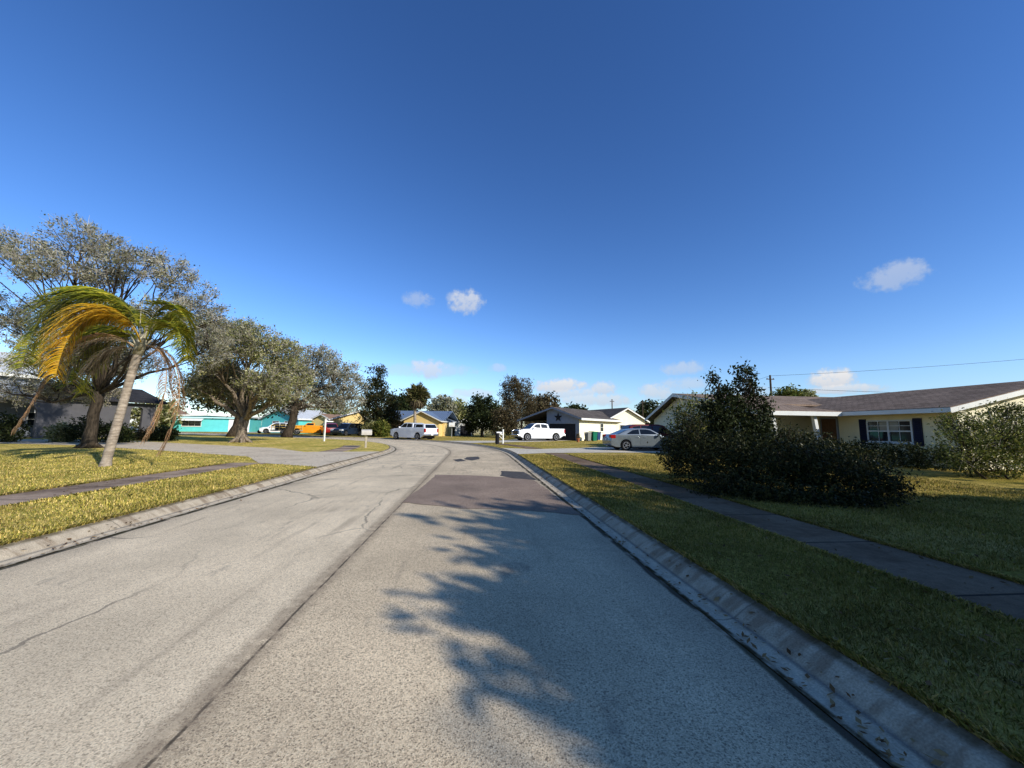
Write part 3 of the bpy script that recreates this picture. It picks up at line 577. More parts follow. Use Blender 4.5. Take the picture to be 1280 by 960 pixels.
tree('sprawling_shrub', 'thin yellow green shrub against the grey garage wall', 'shrub', b, PL(b, 11.4, [(868,505,18,12,0),(850,520,12,16,0),(880,525,18,18,0),(860,545,22,20,0)]),
     r=0.025, stems=True, leaves=2600, ls=0.08, leaf='bushy', bark='barkd', clump=0.16, per=9, twigs=300, twl=.5, tww=.008, sub=6, seed=23, crown='leaves')
b = land(1236, 10.9)
tree('sunlit_shrub', 'large sunlit yellow green shrub at the right edge beside the end wall', 'shrub', b, PL(b, 10.9, [(1235,545,40,34,0),(1265,540,34,36,.3),(1205,560,30,30,-.2),(1240,580,46,22,0),(1200,530,24,16,.3),(1285,560,30,36,0),(1255,515,22,14,.2),(1180,525,12,8,.4)]),
     r=0.03, stems=True, leaves=16000, ls=0.085, leaf='bushy', bark='barkd', clump=0.13, per=16, twigs=700, twl=.6, tww=.008, sub=12, seed=24, crown='leaves', asp=.4)
b = Vector((17.3, 15.4, LZ))
tree('clipped_hedge', 'low dark clipped hedge under the shuttered window', 'hedge', b, [(0,-2.2,.42,.6,.8,.45),(0,-1.2,.45,.6,.8,.5),(0,-.2,.45,.6,.8,.5),(.05,.8,.46,.6,.8,.5),(0,1.8,.45,.6,.8,.48),(0,2.6,.42,.6,.7,.45)],
     r=0.02, stems=True, leaves=11000, ls=0.085, leaf='dark', bark='barkd', clump=0.12, per=14, sub=4, seed=25, crown='leaves')
# --- large trees standing right of and behind the camera, whose shade falls over the street; tall back row added against sky glow
tree('street_oak', 'broad oak behind the camera shading the right of the street', 'tree', (14.8, -4.6, LZ), [(-4.7,.9,5.3,1.2,1.2,1.0),(-4.2,.1,4.3,1.4,1.4,1.2),(-3.2,.2,4.4,2,1.8,1.4),(-1.5,0,7.2,2.4,2.4,1.7),(1.5,1.5,7.0,2.6,2.4,1.6),(0,-2.0,6.4,2.4,2.2,1.7),(3.2,-1,6.0,2.4,2.4,1.6),(-3.2,-1.0,6.2,1.4,1.4,1.1),(-.5,2.8,5.6,2.2,2.0,1.4),(2.2,3.2,5.2,2.2,2.0,1.4),(-2.5,1.8,5.0,2.0,1.8,1.3),(0,0,5.0,3.2,3.0,1.6),(-4.6,.4,5.2,1.4,1.4,.9)],
     r=0.4, fork=(0,0,2.6), leaves=36000, ls=0.37, leaf='oakg', bark='bark', clump=0.33, per=24, sub=8, seed=41, hollow=.1, group='shade trees behind the camera')
tree('street_oak', 'second lower oak further right behind the camera', 'tree', (16.6, -1.6, LZ), [(0,0,4.9,2.8,2.6,1.4),(-2.5,1.0,4.5,2.2,2.0,1.3),(2.2,.8,4.3,2.0,2.0,1.2),(0,2.2,4.0,2.2,1.8,1.2),(-1.5,-2.4,4.6,2.6,2.2,1.5),(2,-2.4,4.4,2.4,2.2,1.4),(0,0,3.4,3.0,2.8,1.2),(-3.8,-.4,4.9,1.6,1.6,1.1),(-1.4,.4,7.3,1.8,1.7,1.7),(-1.8,.2,5.6,2.0,1.9,1.6)],
     r=0.34, fork=(0,0,2.0), leaves=17000, ls=0.24, leaf='oakg', bark='bark', clump=0.34, per=24, sub=7, seed=42, group='shade trees behind the camera', hollow=.1)
tree('street_oak', 'small round oak nearest the kerb just behind the camera', 'tree', (7.65, -3.55, LZ), [(0,0,4.6,1.2,1.2,1.0),(.9,.5,5.3,1.1,1.1,.9),(1.2,-.4,3.6,1.4,1.3,1.1),(-.1,.4,3.3,1.2,1.1,.9),(.4,-.6,4.2,1.2,1.2,1.0),(1.6,.6,4.4,1.2,1.2,1.1),(1.5,1.0,3.5,1.2,1.2,1.1),(1.6,1.1,5.2,1.2,1.2,1.0),(2.5,1.4,4.2,1.3,1.3,1.2),(.7,.2,3.9,1.1,1.1,.9)],
     r=0.14, fork=(0,0,1.6), leaves=21000, ls=0.22, leaf='oakg', bark='bark', clump=0.2, per=24, sub=7, seed=44, group='shade trees behind the camera', hollow=.05)
for (w_, t_, H, lab, sd_) in ((2.5, -24, 13.2, 'unseen tall oak added to block sky glow, nearest the road', 51), (8.5, -24.5, 13.6, 'unseen tallest oak in the middle of the row added to block sky glow', 52), (14.5, -25, 11.4, 'unseen tall oak at the right end of the row added to block sky glow', 53)):  # unseen row added to block the bright sky around the sun
    tree('street_oak', lab, 'tree', (-.73*t_+.68*w_, .68*t_+.73*w_, LZ), [(0,0,H-1.6,2.6,2.6,1.6),(-1.8,-1.2,H-3.6,2.6,2.6,2),(1.8,1.2,H-3.8,2.6,2.6,2),(1,-1.6,H-6,3,3,2.2),(-1.2,1.4,H-6.4,3,3,2.2),(0,0,H-8.4,3.2,3.2,2.0)],
         r=0.42, fork=(0,0,3.2), leaves=8000, ls=0.46, leaf='oakg', bark='bark', clump=.45, per=20, sub=5, seed=sd_, group='shade trees behind the camera', hollow=.1)
# ================================================================== palms
def bez(P, k):
    out = []
    for i in range(k):
        t_ = i/(k-1); q = [Vector(p) for p in P]
        while len(q) > 1: q = [q[j].lerp(q[j+1], t_) for j in range(len(q)-1)]
        out.append(q[0])
    return out
def frond(parent, pts, mat, ll=0.5, n=70, hang=0.6, stem=0.016, w=0.02, seed=1, stemmat=None, bare=0.12, fwd=.55, wind=(-.25,.1,0), both=True):
    random.seed(seed); K = len(pts); m = MB(); m.tube(pts, [stem*(1-.75*i/(K-1)) for i in range(K)], 5)
    VV = []
    for i in range(n):
        f = bare+(1-bare)*i/(n-1); x = f*(K-1); a = min(int(x), K-2); p = pts[a].lerp(pts[a+1], x-a); d = (pts[a+1]-pts[a]).normalized()
        s = d.cross(Vector((0,0,1)));  s = s.normalized() if s.length > .05 else Vector((1,0,0))
        L = ll*(0.45+.75*math.sin(PI*min(1, .15+f*.8)))*random.uniform(.8, 1.15)
        for sg in ((-1, 1) if both else (random.choice((-1, 1)),)):
            dr = (s*sg*random.uniform(.5, 1)+d*fwd+Vector((0,0,random.uniform(-.1,.35)))+Vector(wind)).normalized()
            q = p.copy(); prev = None; wd = w*random.uniform(.7, 1.2); segs = 4; row = []
            for k in range(segs+1):
                row.append((q.copy(), dr.cross(Vector((.3,.9,.2))).normalized()*wd*(1-.8*abs(k/segs-.25)))); q = q+dr*L/segs; dr = (dr+Vector((0,0,-hang))*(1.0/segs)*1.6).normalized()
            # one strip per leaflet, joined so that it is one island
            VV.append(row)
    g = MB()
    for row in VV:
        n0 = len(g.v); k = len(row)
        for q, o in row: g.v += [tuple(q-o*.5), tuple(q+o*.5)]
        g.f += [(n0+2*j, n0+2*j+1, n0+2*j+3, n0+2*j+2) for j in range(k-1)]
    fr = g.build('frond', M[mat], parent); m.build('midrib', M[stemmat or 'sheath'], fr, smooth=True)
    return fr
b = G(131, 583); pal = thing('palm_tree', 'leaning palm with yellow and dead brown fronds on the left lawn', 'palm tree', b)
def pp(px, py, dy=0): p = at(px, py, b.y+.3+dy); return Vector((p.x-b.x, p.y-b.y, p.z-b.z))
tp = [Vector((0,0,-.08)), pp(136,565,-.25), pp(148,525,-.15), pp(158,490,-.05), pp(167,458), pp(173,440)]
tk = []
for i in range(41):
    x = i/40*5; a = min(int(x), 4); tk.append(tp[a].lerp(tp[a+1], x-a))
MBt = MB(); MBt.tube(tk, [(.125 if i > 3 else .175-.013*i)-.0005*i+(.003 if i % 2 else 0) for i in range(41)], 14); MBt.build('trunk', M['palmbark'], pal, smooth=True)
sh = MB(); random.seed(4)
sh.tube([pp(172,443), pp(176,430), pp(180,418)], [.125, .15, .08], 12)
for (x1, y1, dy, r_) in ((163,418,-.2,.035),(158,425,.2,.03),(188,410,.1,.055),(199,384,.25,.022),(195,384,-.1,.02),(181,366,0,.016),(184,414,-.25,.05),(190,425,.3,.05),(172,415,.3,.05)):
    q0 = pp(174+random.uniform(-3,4), 437, dy*.4); q1 = pp(x1, y1, dy); sh.tube(curve(q0, q1, 4, .03), [r_*1.3, r_*1.1, r_*.8, r_*.35], 6)
sh.build('crownshaft', M['sheath'], pal, smooth=True)
def fb(l): return bez([pp(*q) for q in l], 22)
frs = [
 ('fgreen', [(178,425,0),(165,350,.4),(90,340,.9),(40,378,.6),(28,458,.2)], .8, 150, .9, .036),
 ('fgreen', [(178,425,.2),(160,352,.9),(105,345,1.4),(55,385,1.3),(50,455,1.0)], .8, 140, .9, .036),
 ('fgreen', [(178,425,.3),(165,365,-.2),(115,352,-.5),(62,380,-.8),(42,432,-.9)], .75, 140, .9, .036),
 ('fyellow', [(176,428,-.3),(160,375,-.6),(115,372,-.9),(72,398,-1.0),(62,462,-1.0)], .75, 150, 1.0, .036),
 ('fyellow', [(176,428,-.2),(158,380,-.7),(105,382,-1.1),(80,410,-1.1),(70,470,-1.0)], .6, 120, 1.0, .036),
 ('fgreen', [(185,425,0),(200,392,.3),(222,395,.5),(236,410,.5),(232,440,.5)], .6, 100, .9, .034),
 ('fgreen', [(185,425,-.3),(195,400,-.6),(212,398,-.9),(228,405,-1.1),(226,432,-1.1)], .55, 90, .9, .034),
 ('fgreen', [(178,428,.5),(150,400,1.2),(115,405,1.5),(95,440,1.5),(90,480,1.3)], .8, 130, .9, .036),
 ('fgreen', [(180,425,.6),(185,390,1.6),(165,375,2.3),(130,390,2.8),(110,430,2.8)], .75, 120, .9, .036),
 ('fgreen', [(178,430,.9),(160,410,1.6),(135,415,2.2),(115,445,2.2),(105,490,2.0)], .8, 120, .9, .036),
 ('fgrey', [(170,438,-.2),(152,430,-.4),(135,436,-.6),(120,448,-.7),(108,468,-.7)], .55, 90, 1.6, .022),
 ('fgrey', [(172,436,.4),(150,415,.8),(120,420,1.0),(95,440,1.0),(82,475,.8)], .55, 90, 1.4, .024),
 ('fbrown', [(170,436,.1),(120,390,.2),(70,430,-.1),(58,485,-.3),(18,538,-.5)], .34, 120, 2.0, .022),
 ('fbrown', [(183,432,-.1),(206,432,-.3),(216,455,-.4),(212,505,-.4),(180,551,-.5)], .36, 120, 2.2, .02),
 ('fbrown', [(185,432,.1),(222,430,.0),(236,480,-.1),(226,520,-.2),(200,566,-.3)], .36, 120, 2.2, .02),
 ('fgrey', [(188,434,.3),(208,440,.5),(218,452,.6),(224,475,.6),(222,500,.6)], .25, 40, 1.6, .014),
 ('fgreen', [(185,425,.3),(205,380,.8),(230,392,.9),(240,415,.9),(234,450,.8)], .65, 110, .9, .036),
 ('fgreen', [(183,425,-.2),(192,375,-.4),(215,370,-.6),(232,385,-.7),(238,415,-.7)], .6, 100, .9, .036)]
for i, (mt, pts, ll, n, hg, w) in enumerate(frs):
    fr = frond(pal, fb(pts), mt, ll, n, hg, .018, w, 100+i, {'fgreen':'fgreen','fyellow':'fyellow'}.get(mt, mt), fwd=(.5 if ll > .35 else .9))
    if mt == 'fyellow': fr['label'] = 'bright yellow drooping frond'
    if mt == 'fbrown': fr['label'] = 'dead brown hanging frond'
# far cabbage palm
b = land(519, 54); cp = thing('cabbage_palm', 'round headed cabbage palm in front of the yellow house', 'palm tree', b); m = MB()
m.tube([(0,0,-.1),(.1,0,2),(0,0,4.2),(.3,0,5.6)], [.24,.2,.18,.2], 10); m.build('trunk', M['palmbark'], cp, smooth=True)
rng = np.random.default_rng(5); n = 3600; D = unit(n); D[:, 2] = D[:, 2]*.95-.02; n = 3600
cen = np.array([.35, 0, 5.75])+D*(1.7*rng.random(n)**.6*(.9+.14*np.sin(D[:, 0]*9+D[:, 2]*7)))[:, None]*np.array([1, 1, 1.05]); fast('crown', leafquads(cen, .7, .16, 0, D*.8+unit(n)*.35), 4, M['palmgreen'], cp)
cen = np.array([.35, 0, 4.7])+unit(900)*np.array([1.15, 1.15, .8])*rng.random(900)[:, None]**.4; fan = unit(900)*.5; fan[:, 2] -= 1; fan /= np.linalg.norm(fan, axis=1)[:, None]
fast('dead_fronds', leafquads(cen, .8, .14, 0, fan), 4, M['fgrey'], cp)
# ================================================================== houses
def frame_window(par, mp, a0, a1, z0, z1, nx=2, nz=2, frame='white', fw=.07, mid=False, pane='glass', lab=None):
    """window on a wall; mp(a, out, z) maps along-wall, outward and height to local space"""
    def bx(m, a, b, o0, o1, c, d): 
        vs = [mp(x, y, z) for x in (a, b) for y in (o0, o1) for z in (c, d)]
        m.add(vs, [(0,1,3,2),(4,6,7,5),(0,4,5,1),(2,3,7,6),(0,2,6,4),(1,5,7,3)])
    m = MB()
    for (p, q, c, d) in ((a0-fw, a0, z0-fw, z1+fw), (a1, a1+fw, z0-fw, z1+fw), (a0, a1, z0-fw, z0), (a0, a1, z1, z1+fw)): bx(m, p, q, -.02, .05, c, d)
    for i in range(1, nx): x = a0+(a1-a0)*i/nx; bx(m, x-.012, x+.012, .014, .034, z0, z1)
    for i in range(1, nz): z = z0+(z1-z0)*i/nz; bx(m, a0, a1, .015, .036 if nz != 2 else .045, z-.016, z+.016)
    w = m.build('window', M[frame], par); g = MB(); bx(g, a0, a1, .004, .012, z0, z1); g.build('pane', M[pane], w)
    sl = MB(); bx(sl, a0-fw-.05, a1+fw+.05, -.02, .10, z0-fw-.05, z0-fw-.002); sl.build('sill', M[frame], w)
    return w
def gable_block(par, w, l, ez, rz_, wall, roof, trim='white', ov=.5, asym=0.0, wz0=-.1, gw=None, thick=.14, rk=.4):
    """local: gable faces -y at y=0, ridge along y, width w in x about 0, length l"""
    a = asym*w/2; hw = w/2; m = MB()
    m.extr([(-hw,0,wz0),(hw,0,wz0),(hw,0,ez),(a,0,rz_-.02),(-hw,0,ez)], (0,l,0)); m.build('wall', M[wall], par)
    sl = (rz_-ez)/(hw+a); sr = (rz_-ez)/(hw-a); x0 = -hw-ov; x1 = hw+ov; zl = ez-sl*ov; zr = ez-sr*ov; m = MB()
    for xa, za in ((x0, zl), (x1, zr)):
        m.extr([(a,-rk,rz_+.02),(xa,-rk,za+.02),(xa,-rk,za+.02+thick),(a,-rk,rz_+.02+thick)], (0,l+2*rk,0))
    ro = m.build('roof', M[roof], par); f = MB()
    for y in (-rk-.03, l+rk):
        for xa, za in ((x0, zl), (x1, zr)): f.extr([(a,y,rz_-.10),(xa,y,za-.10),(xa,y,za+.02+thick*.6),(a,y,rz_+.02+thick*.6)], (0,.03,0))
    for xa, za, s in ((x0, zl, -1), (x1, zr, 1)): f.bb(xa, xa+s*.03, -rk-.03, l+rk+.03, za-.12, za+.02+thick*.6)
    f.build('fascia', M[trim], ro); return ro
# --- near right house: L shape, front wall along the street
h = thing('ranch_house', 'cream ranch house with navy shutters and brown shingle roof on the right', 'house', (0, 0, LZ))
EZ, RZ = 2.27, 3.56           # above the lawn
XF, XR, XE = 18.6, 23.4, 17.9 # front wall, ridge, eave of the long wing
Y0, YP, YE = 13.3, 18.9, 17.3
m = MB(); m.bb(XF, 28.2, Y0, 27, -.1, EZ+.05); m.extr([(XF,Y0,EZ+.05),(28.2,Y0,EZ+.05),(XR,Y0,RZ-.05)], (0,6,0)); m.build('wall', M['cream'], h)
RZA, YA, XG, WX = 4.1, 28.5, 15.2, 15.8       # garage wing: ridge height and position, gable and wall face
za = lambda y: EZ+(y-YE)*(RZA-EZ)/(YA-YE)
m = MB(); m.bb(16.2, XF-.01, YP+.9, 33, -.1, EZ); m.bb(WX, 16.19, 21.6, 33, -.1, EZ)
m.extr([(WX,21.6,EZ+.001),(WX,33,EZ+.001),(WX,YA,RZA-.05),(WX,21.6,za(21.6)-.02)], (.38,0,0)); gw = m.build('wall', M['creamw'], h); gw['label'] = 'pale garage and porch wall'
TH = .11
m = MB(); m.extr([(XF,Y0-.004,-.1),(28.2,Y0-.004,-.1),(28.2,Y0-.004,EZ+.04),(XR,Y0-.004,RZ-.06),(XF,Y0-.004,EZ+.04)], (0,-.02,0)); m.build('end_wall', M['creamw'], h)
m = MB()                      # long wing roof, ridge along the street
for xa in (XE, 2*XR-XE): m.extr([(XR,Y0-.35,RZ),(xa,Y0-.35,EZ),(xa,Y0-.35,EZ+TH),(XR,Y0-.35,RZ+TH)], (0,13.5,0))
rf = m.build('roof', M['roofX'], h)
f = MB()
for s in (XE, 2*XR-XE): f.extr([(XR,Y0-.38,RZ-.12),(s,Y0-.38,EZ-.12),(s,Y0-.38,EZ+TH*.7),(XR,Y0-.38,RZ+TH*.7)], (0,.03,0))
f.bb(XE-.035, XE, Y0-.38, YE-.02, EZ-.10, EZ+TH*.75); f.build('fascia', M['white'], rf)
m = MB()                      # garage wing roof with the porch roof running down from it
def plate(x0, x1, y0, y1, f): m.extr([(x0,y0,f(y0)+.004),(x0,y1,f(y1)+.004),(x0,y1,f(y1)+TH+.004),(x0,y0,f(y0)+TH+.004)], (x1-x0,0,0))
plate(13.6, XE, YE, 21.0, za); plate(XG, 29.5, 21.0, YA, za); plate(XG, 29.5, YA, 33.5, lambda y: RZA-(y-YA)*(RZA-EZ)/5)
r2 = m.build('roof', M['roofY'], h); f = MB()
f.bb(13.6, XE-.04, YE-.035, YE, EZ-.12, EZ+TH*.8)
f.extr([(13.57,YE,EZ-.12),(13.57,21,za(21)-.1),(13.57,21,za(21)+TH*.8),(13.57,YE,EZ+TH*.8)], (.03,0,0))
f.extr([(XG-.03,YA,RZA-.14),(XG-.03,21,za(21)-.14),(XG-.03,21,za(21)+TH*.75),(XG-.03,YA,RZA+TH*.75)], (.03,0,0)); f.extr([(XG-.03,YA,RZA-.14),(XG-.03,33.5,EZ-.14),(XG-.03,33.5,EZ+TH*.75),(XG-.03,YA,RZA+TH*.75)], (.03,0,0))
f.build('fascia', M['white'], r2)
m = MB(); m.bb(13.65, XE-.01, YE+.02, YP+.89, EZ-.06, EZ-.03); m.bb(XE+.02, XF-.01, Y0-.3, YE, EZ-.07, EZ-.04); m.build('soffit', M['creamw'], h)
for x in (14.4, 16.6):        # slanting porch posts
    m = MB(); m.beam((x-.0,YE+.25,EZ-.06),(x+.28,YE+.25,.02),.17,.17); m.build('porch_post', M['white'], h, bevel=.012)
m = MB(); m.bb(13.8, XF, YE+.1, YP+.9, -.05, .06); m.build('porch_floor', M['drive'], h)
frame_window(h, lambda a, o, z: (XF-o, a, z), 14.9, 16.7, 1.0, 1.88, 4, 1, mid=True)
w = [c for c in h.children if c.name.startswith('window')][-1]
m = MB(); m.bb(XF-.055, XF-.015, 14.9, 16.7, 1.42, 1.48); m.bb(XF-.057, XF-.013, 15.76, 15.84, 1.0, 1.88); m.bb(XF-.04, XF-.014, 14.9, 16.7, 1.675, 1.7); m.build('mullion', M['white'], w)
m = MB(); m.bb(XF-.0145, XF-.0125, 15.4, 16.2, 1.49, 1.86); m.build('curtain', M['curtain'], w)
for y0, y1 in ((14.48, 14.8), (16.8, 17.12)):
    m = MB(); m.bb(XF-.045, XF-.003, y0, y1, .84, 2.0)
    for i in range(14): z = .9+i*.078; m.box(XF-.05, (y0+y1)/2, z, .02, y1-y0-.1, .05, 0, 0, .5)
    m.build('shutter', M['navy'], h)
m = MB(); m.bb(XF-.05, XF-.004, 18.3, 19.15, .06, 2.06); d = m.build('door', M['door'], h)
m = MB()
for (a, c, z0, z1) in ((18.22,18.3,.06,2.14),(19.15,19.23,.06,2.14),(18.3,19.15,2.06,2.14)): m.bb(XF-.07, XF-.003, a, c, z0, z1)
m.build('door_frame', M['greywall'], d); m = MB(); m.lathe([(.03,0),(.035,.03),(.02,.06)], 'Z', (XF-.09, 18.4, 1.0), 10); m.build('handle', M['chrome'], d)
for i in range(3):            # fixed panels on the end wall
    pass
frame_window(h, lambda a, o, z: (a, Y0-o, z), 20.3, 21.5, .9, 2.0, 1, 2)
m = MB(); m.bb(WX-.05, WX-.003, 22.6, 27.7, -.05, 2.05); gd = m.build('garage_door', M['stucco'], h); m = MB()
for i in range(1, 4): m.bb(WX-.065, WX-.048, 22.6, 27.7, i*.51-.01, i*.51+.01)
m.build('panel_line', M['greywall'], gd)
for i in range(4): m = MB(); m.bb(WX-.062, WX-.048, 22.9+i*1.2, 23.8+i*1.2, 1.6, 1.92); m.build('window', M['glass'], gd)
for i in range(10): pass
# --- grey gabled house with the star, and its cream wing
def ori(x, y): return math.atan2(y, x)
Rc = Vector((12.3, 45)); dd = Vector((-.72, .694)); ee = Vector((.694, .72))
h = thing('grey_house', 'grey gabled garage house with black star and dark garage door', 'house', (Rc.x, Rc.y, LZ), math.atan2(-dd.y, -dd.x))
# local x runs along the gable towards its right corner, local y runs back
m = MB(); m.extr([(-4.6,0,-.1),(0,0,-.1),(0,0,2.7),(-3.5,0,3.9),(-4.6,0,3.6)], (0,13,0)); m.bb(-8.2,-4.61,2.6,13,-.1,2.4); m.build('wall', M['creamw'], h)
m = MB(); m.extr([(-4.6,-.03,2.02),(-.02,-.03,2.02),(-.02,-.03,2.7),(-3.5,-.03,3.85),(-4.6,-.03,3.55)], (0,.025,0)); m.bb(-4.6,-4.2,-.03,-.004,-.1,2.02); m.bb(-.5,-.02,-.03,-.004,-.1,2.02); gb = m.build('gable_siding', M['greywall'], h)
m = MB(); m.extr([(-3.5,-.5,3.95),(.55,-.5,2.55),(.55,-.5,2.69),(-3.5,-.5,4.09)], (0,14,0)); m.extr([(-3.5,-.5,3.95),(-9.0,-.5,2.35),(-9.0,-.5,2.49),(-3.5,-.5,4.09)], (0,14,0)); ro = m.build('roof', M['roofG'], h)
m = MB(); m.extr([(-3.5,-.53,3.84),(.55,-.53,2.44),(.55,-.53,2.66),(-3.5,-.53,4.06)], (0,.03,0)); m.extr([(-3.5,-.53,3.84),(-9,-.53,2.24),(-9,-.53,2.46),(-3.5,-.53,4.06)], (0,.03,0)); f_ = m.build('rake_board', M['greywall'], ro)
m = MB(); m.bb(.55,.6,-.53,13.5,2.42,2.68); m.build('fascia', M['white'], ro)
m = MB(); m.bb(-4.2,-.5,-.02,-.008,-.05,2.0); gd = m.build('garage_door', M['charcoal'], h); m = MB()
for i in range(1, 4): m.bb(-4.2,-.5,-.03,-.021,i*.5-.015,i*.5+.015)
m.build('panel_line', M['black'], gd)
m = MB()                      # five pointed star
st = [( -2.9+(.62 if i % 2 == 0 else .25)*math.sin(PI*i/5), -.06, 2.78+(.62 if i % 2 == 0 else .25)*math.cos(PI*i/5)) for i in range(10)]
n0 = len(m.v); m.add(st+[(-2.9,-.14,2.78),(-2.9,-.035,2.78)], [(i,(i+1)%10,10) for i in range(10)]+[((i+1)%10,i,11) for i in range(10)]); tag(m.build('wall_star', M['charcoal'], None), 'black five pointed star hung on the grey garage gable', 'star ornament')
so = bpy.data.objects['wall_star']; so.matrix_world = Matrix.Translation((Rc.x, Rc.y, LZ)) @ Matrix.Rotation(math.atan2(-dd.y, -dd.x), 4, 'Z')
m = MB(); m.bb(-8.9,-8.72,.2,.38,-.1,2.3); m.build('carport_post', M['brownwall'], h)
m = MB(); m.bb(-8.2,-4.62,2.55,2.59,-.1,2.35); m.build('carport_wall', M['charcoal'], h)
mp = lambda a, o, z: (o, a, z)
frame_window(h, mp, 5.6, 6.4, 1.15, 2.1, 1, 2)
m = MB(); m.bb(.002,.045,8.6,9.5,0,2.05); m.build('door', M['white'], h)
# cream gabled wing
c2 = Vector((21.3, 53)); h2 = thing('cream_house', 'cream house with white trimmed gable behind the silver sedan', 'house', (c2.x, c2.y, LZ), math.atan2(.28, .96))
gable_block(h2, 6.6, 10, 2.75, 4.35, 'creamw', 'roofG', ov=.5)
frame_window(h2, lambda a, o, z: (a, -o, z), -1.1, .6, 1.0, 2.0, 2, 2)
m = MB(); m.bb(-9,-3.31,1.5,9,-.1,2.4); m.build('wall', M['creamw'], h2)
m = MB(); m.extr([(-9.3,1.0,2.42),(-9.3,5,3.7),(-9.3,5,3.84),(-9.3,1.0,2.56)], (7.5,0,0)); m.extr([(-9.3,9,2.42),(-9.3,5,3.7),(-9.3,5,3.84),(-9.3,9,2.56)], (7.5,0,0)); m.build('roof', M['roofG'], h2)
# --- yellow house with the blue metal roof
p = land(528, 60); h = thing('yellow_house', 'pale yellow gabled house with blue metal roof beyond the bend', 'house', p, R(-12))
gable_block(h, 5.6, 9, 2.45, 3.75, 'yellow', 'roofM', ov=.4, thick=.08)
m = MB(); m.bb(-8.5,-2.81,2,9,-.1,2.3); bw = m.build('wall', M['brownwall'], h); bw['label'] = 'shaded brown side wall'
m = MB(); m.extr([(-9,1.4,2.42),(-9,5.6,3.95),(-9,5.6,4.07),(-9,1.4,2.54)], (12.3,0,0)); m.extr([(-9,9.6,2.42),(-9,5.6,3.95),(-9,5.6,4.07),(-9,9.6,2.54)], (12.3,0,0)); m.build('roof', M['roofM'], h)
frame_window(h, lambda a, o, z: (a, -o, z), -.9, .3, 1.0, 1.9, 2, 2)
m = MB(); m.bb(2.81,3.1,1.6,6,-.1,2.2); m.build('wall_return', M['yellow'], h)
# --- yellow carports at the far left of the bend
p = land(404, 70); h = thing('yellow_carport', 'small yellow gabled house behind the orange truck', 'house', p, R(-18)); gable_block(h, 5.4, 8, 2.1, 3.3, 'yellow', 'roofT', ov=.3)
m = MB(); m.bb(.4,2.4,-.04,-.005,-.05,1.9); m.build('garage_door', M['white'], h)
p = land(438, 66); h = thing('yellow_house', 'yellow house with low tan roof behind the dark blue car', 'house', p, R(22)); gable_block(h, 5.6, 9, 2.4, 3.9, 'yellow', 'roofT', ov=.5, asym=.6)
frame_window(h, lambda a, o, z: (a, -o, z), -1.2, -.1, 1.0, 1.8, 1, 2)
# --- turquoise houses
p = land(262, 74); h = thing('turquoise_house', 'bright turquoise house with white awning seen behind the trees', 'house', p, R(16))
gable_block(h, 13, 9, 2.7, 2.95, 'teal', 'roofW', ov=.3)
frame_window(h, lambda a, o, z: (a, -o, z), -3.6, -.9, 1.0, 2.0, 3, 2)
m = MB(); m.extr([(-4.0,-.03,2.35),(-.5,-.03,2.35),(-.5,-1.1,1.9),(-4.0,-1.1,1.9)], (0,0,.06)); m.build('awning', M['white'], h)
m = MB(); m.bb(-6.0,5.5,-.35,-.02,2.38,2.62); m.build('eave_band', M['tealpale'], h)
m = MB(); m.bb(3.2,6.45,-.05,-.005,-.05,2.5); m.build('white_panel', M['white'], h)
p = land(192, 76); h = thing('white_house', 'low white house wall left of the turquoise house', 'house', p, R(20)); gable_block(h, 9, 8, 2.5, 4.2, 'white', 'roofT', ov=.4, asym=.3)
frame_window(h, lambda a, o, z: (a, -o, z), -1.0, .8, 1.1, 2.0, 2, 2)
m = MB(); m.bb(-4.4,4.4,-.09,-.005,2.2,2.42); m.build('trim_band', M['brownwall'], h)
p = land(352, 70); h = thing('turquoise_house', 'second turquoise house with steep gable end behind parked trucks', 'house', p, R(-25)); gable_block(h, 8.5, 8, 2.5, 4.1, 'teal', 'roofW', ov=.35)
frame_window(h, lambda a, o, z: (a, -o, z), -1.6, -.2, 1.0, 2.0, 2, 2); frame_window(h, lambda a, o, z: (a, -o, z), 1.2, 2.4, 1.0, 2.0, 2, 2)
# --- shaded stucco house with arches on the left
p0 = G(-40, 549); p1 = G(196, 546); u_ = (p1-p0); Lw = u_.to_2d().length; h = thing('arcade_house', 'shaded white stucco house with rounded arches at the far left', 'house', p0, math.atan2(u_.y, u_.x))
def ax(px): # along-wall position of a photo column
    d = ray(px, 520); n = Vector((-u_.y, u_.x, 0)); k = (p0-EYE).dot(n)/d.dot(n); return (EYE+d*k-p0).to_2d().length*(1 if px > -40 else -1)
def arch_wall(x0, x1, ops, z1, T=.3):
    m = MB(); cuts = [x0]
    for a, c, zt in ops:
        m.bb(cuts[-1], a, 0, T, -.1, z1); r_ = (c-a)/2; k = 12; sp_ = zt-r_*.55
        tops = [(a+(c-a)*i/k, sp_+r_*.55*math.sqrt(max(0, 1-((i/k)*2-1)**2))) for i in range(k+1)]
        for i in range(k):
            (xa, za), (xb, zb) = tops[i], tops[i+1]
            vs = [(x, y, z) for y in (0, T) for x, z in ((xa, za), (xb, zb), (xb, z1), (xa, z1))]
            m.add(vs, [(0,1,2,3),(7,6,5,4),(0,4,5,1)])
        cuts.append(c)
    m.bb(cuts[-1], x1, 0, T, -.1, z1); return m
a0, a1, b0, b1, e1 = ax(-25), ax(46), ax(163), ax(178), ax(194)
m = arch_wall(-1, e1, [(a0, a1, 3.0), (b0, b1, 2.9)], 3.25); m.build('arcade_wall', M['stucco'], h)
m = MB(); m.bb(-1, e1-.3, 3.5, 9, -.1, 3.2); m.bb(-1, ax(50), .8, 9, 3.26, 4.95); m.build('wall', M['greywall'], h)
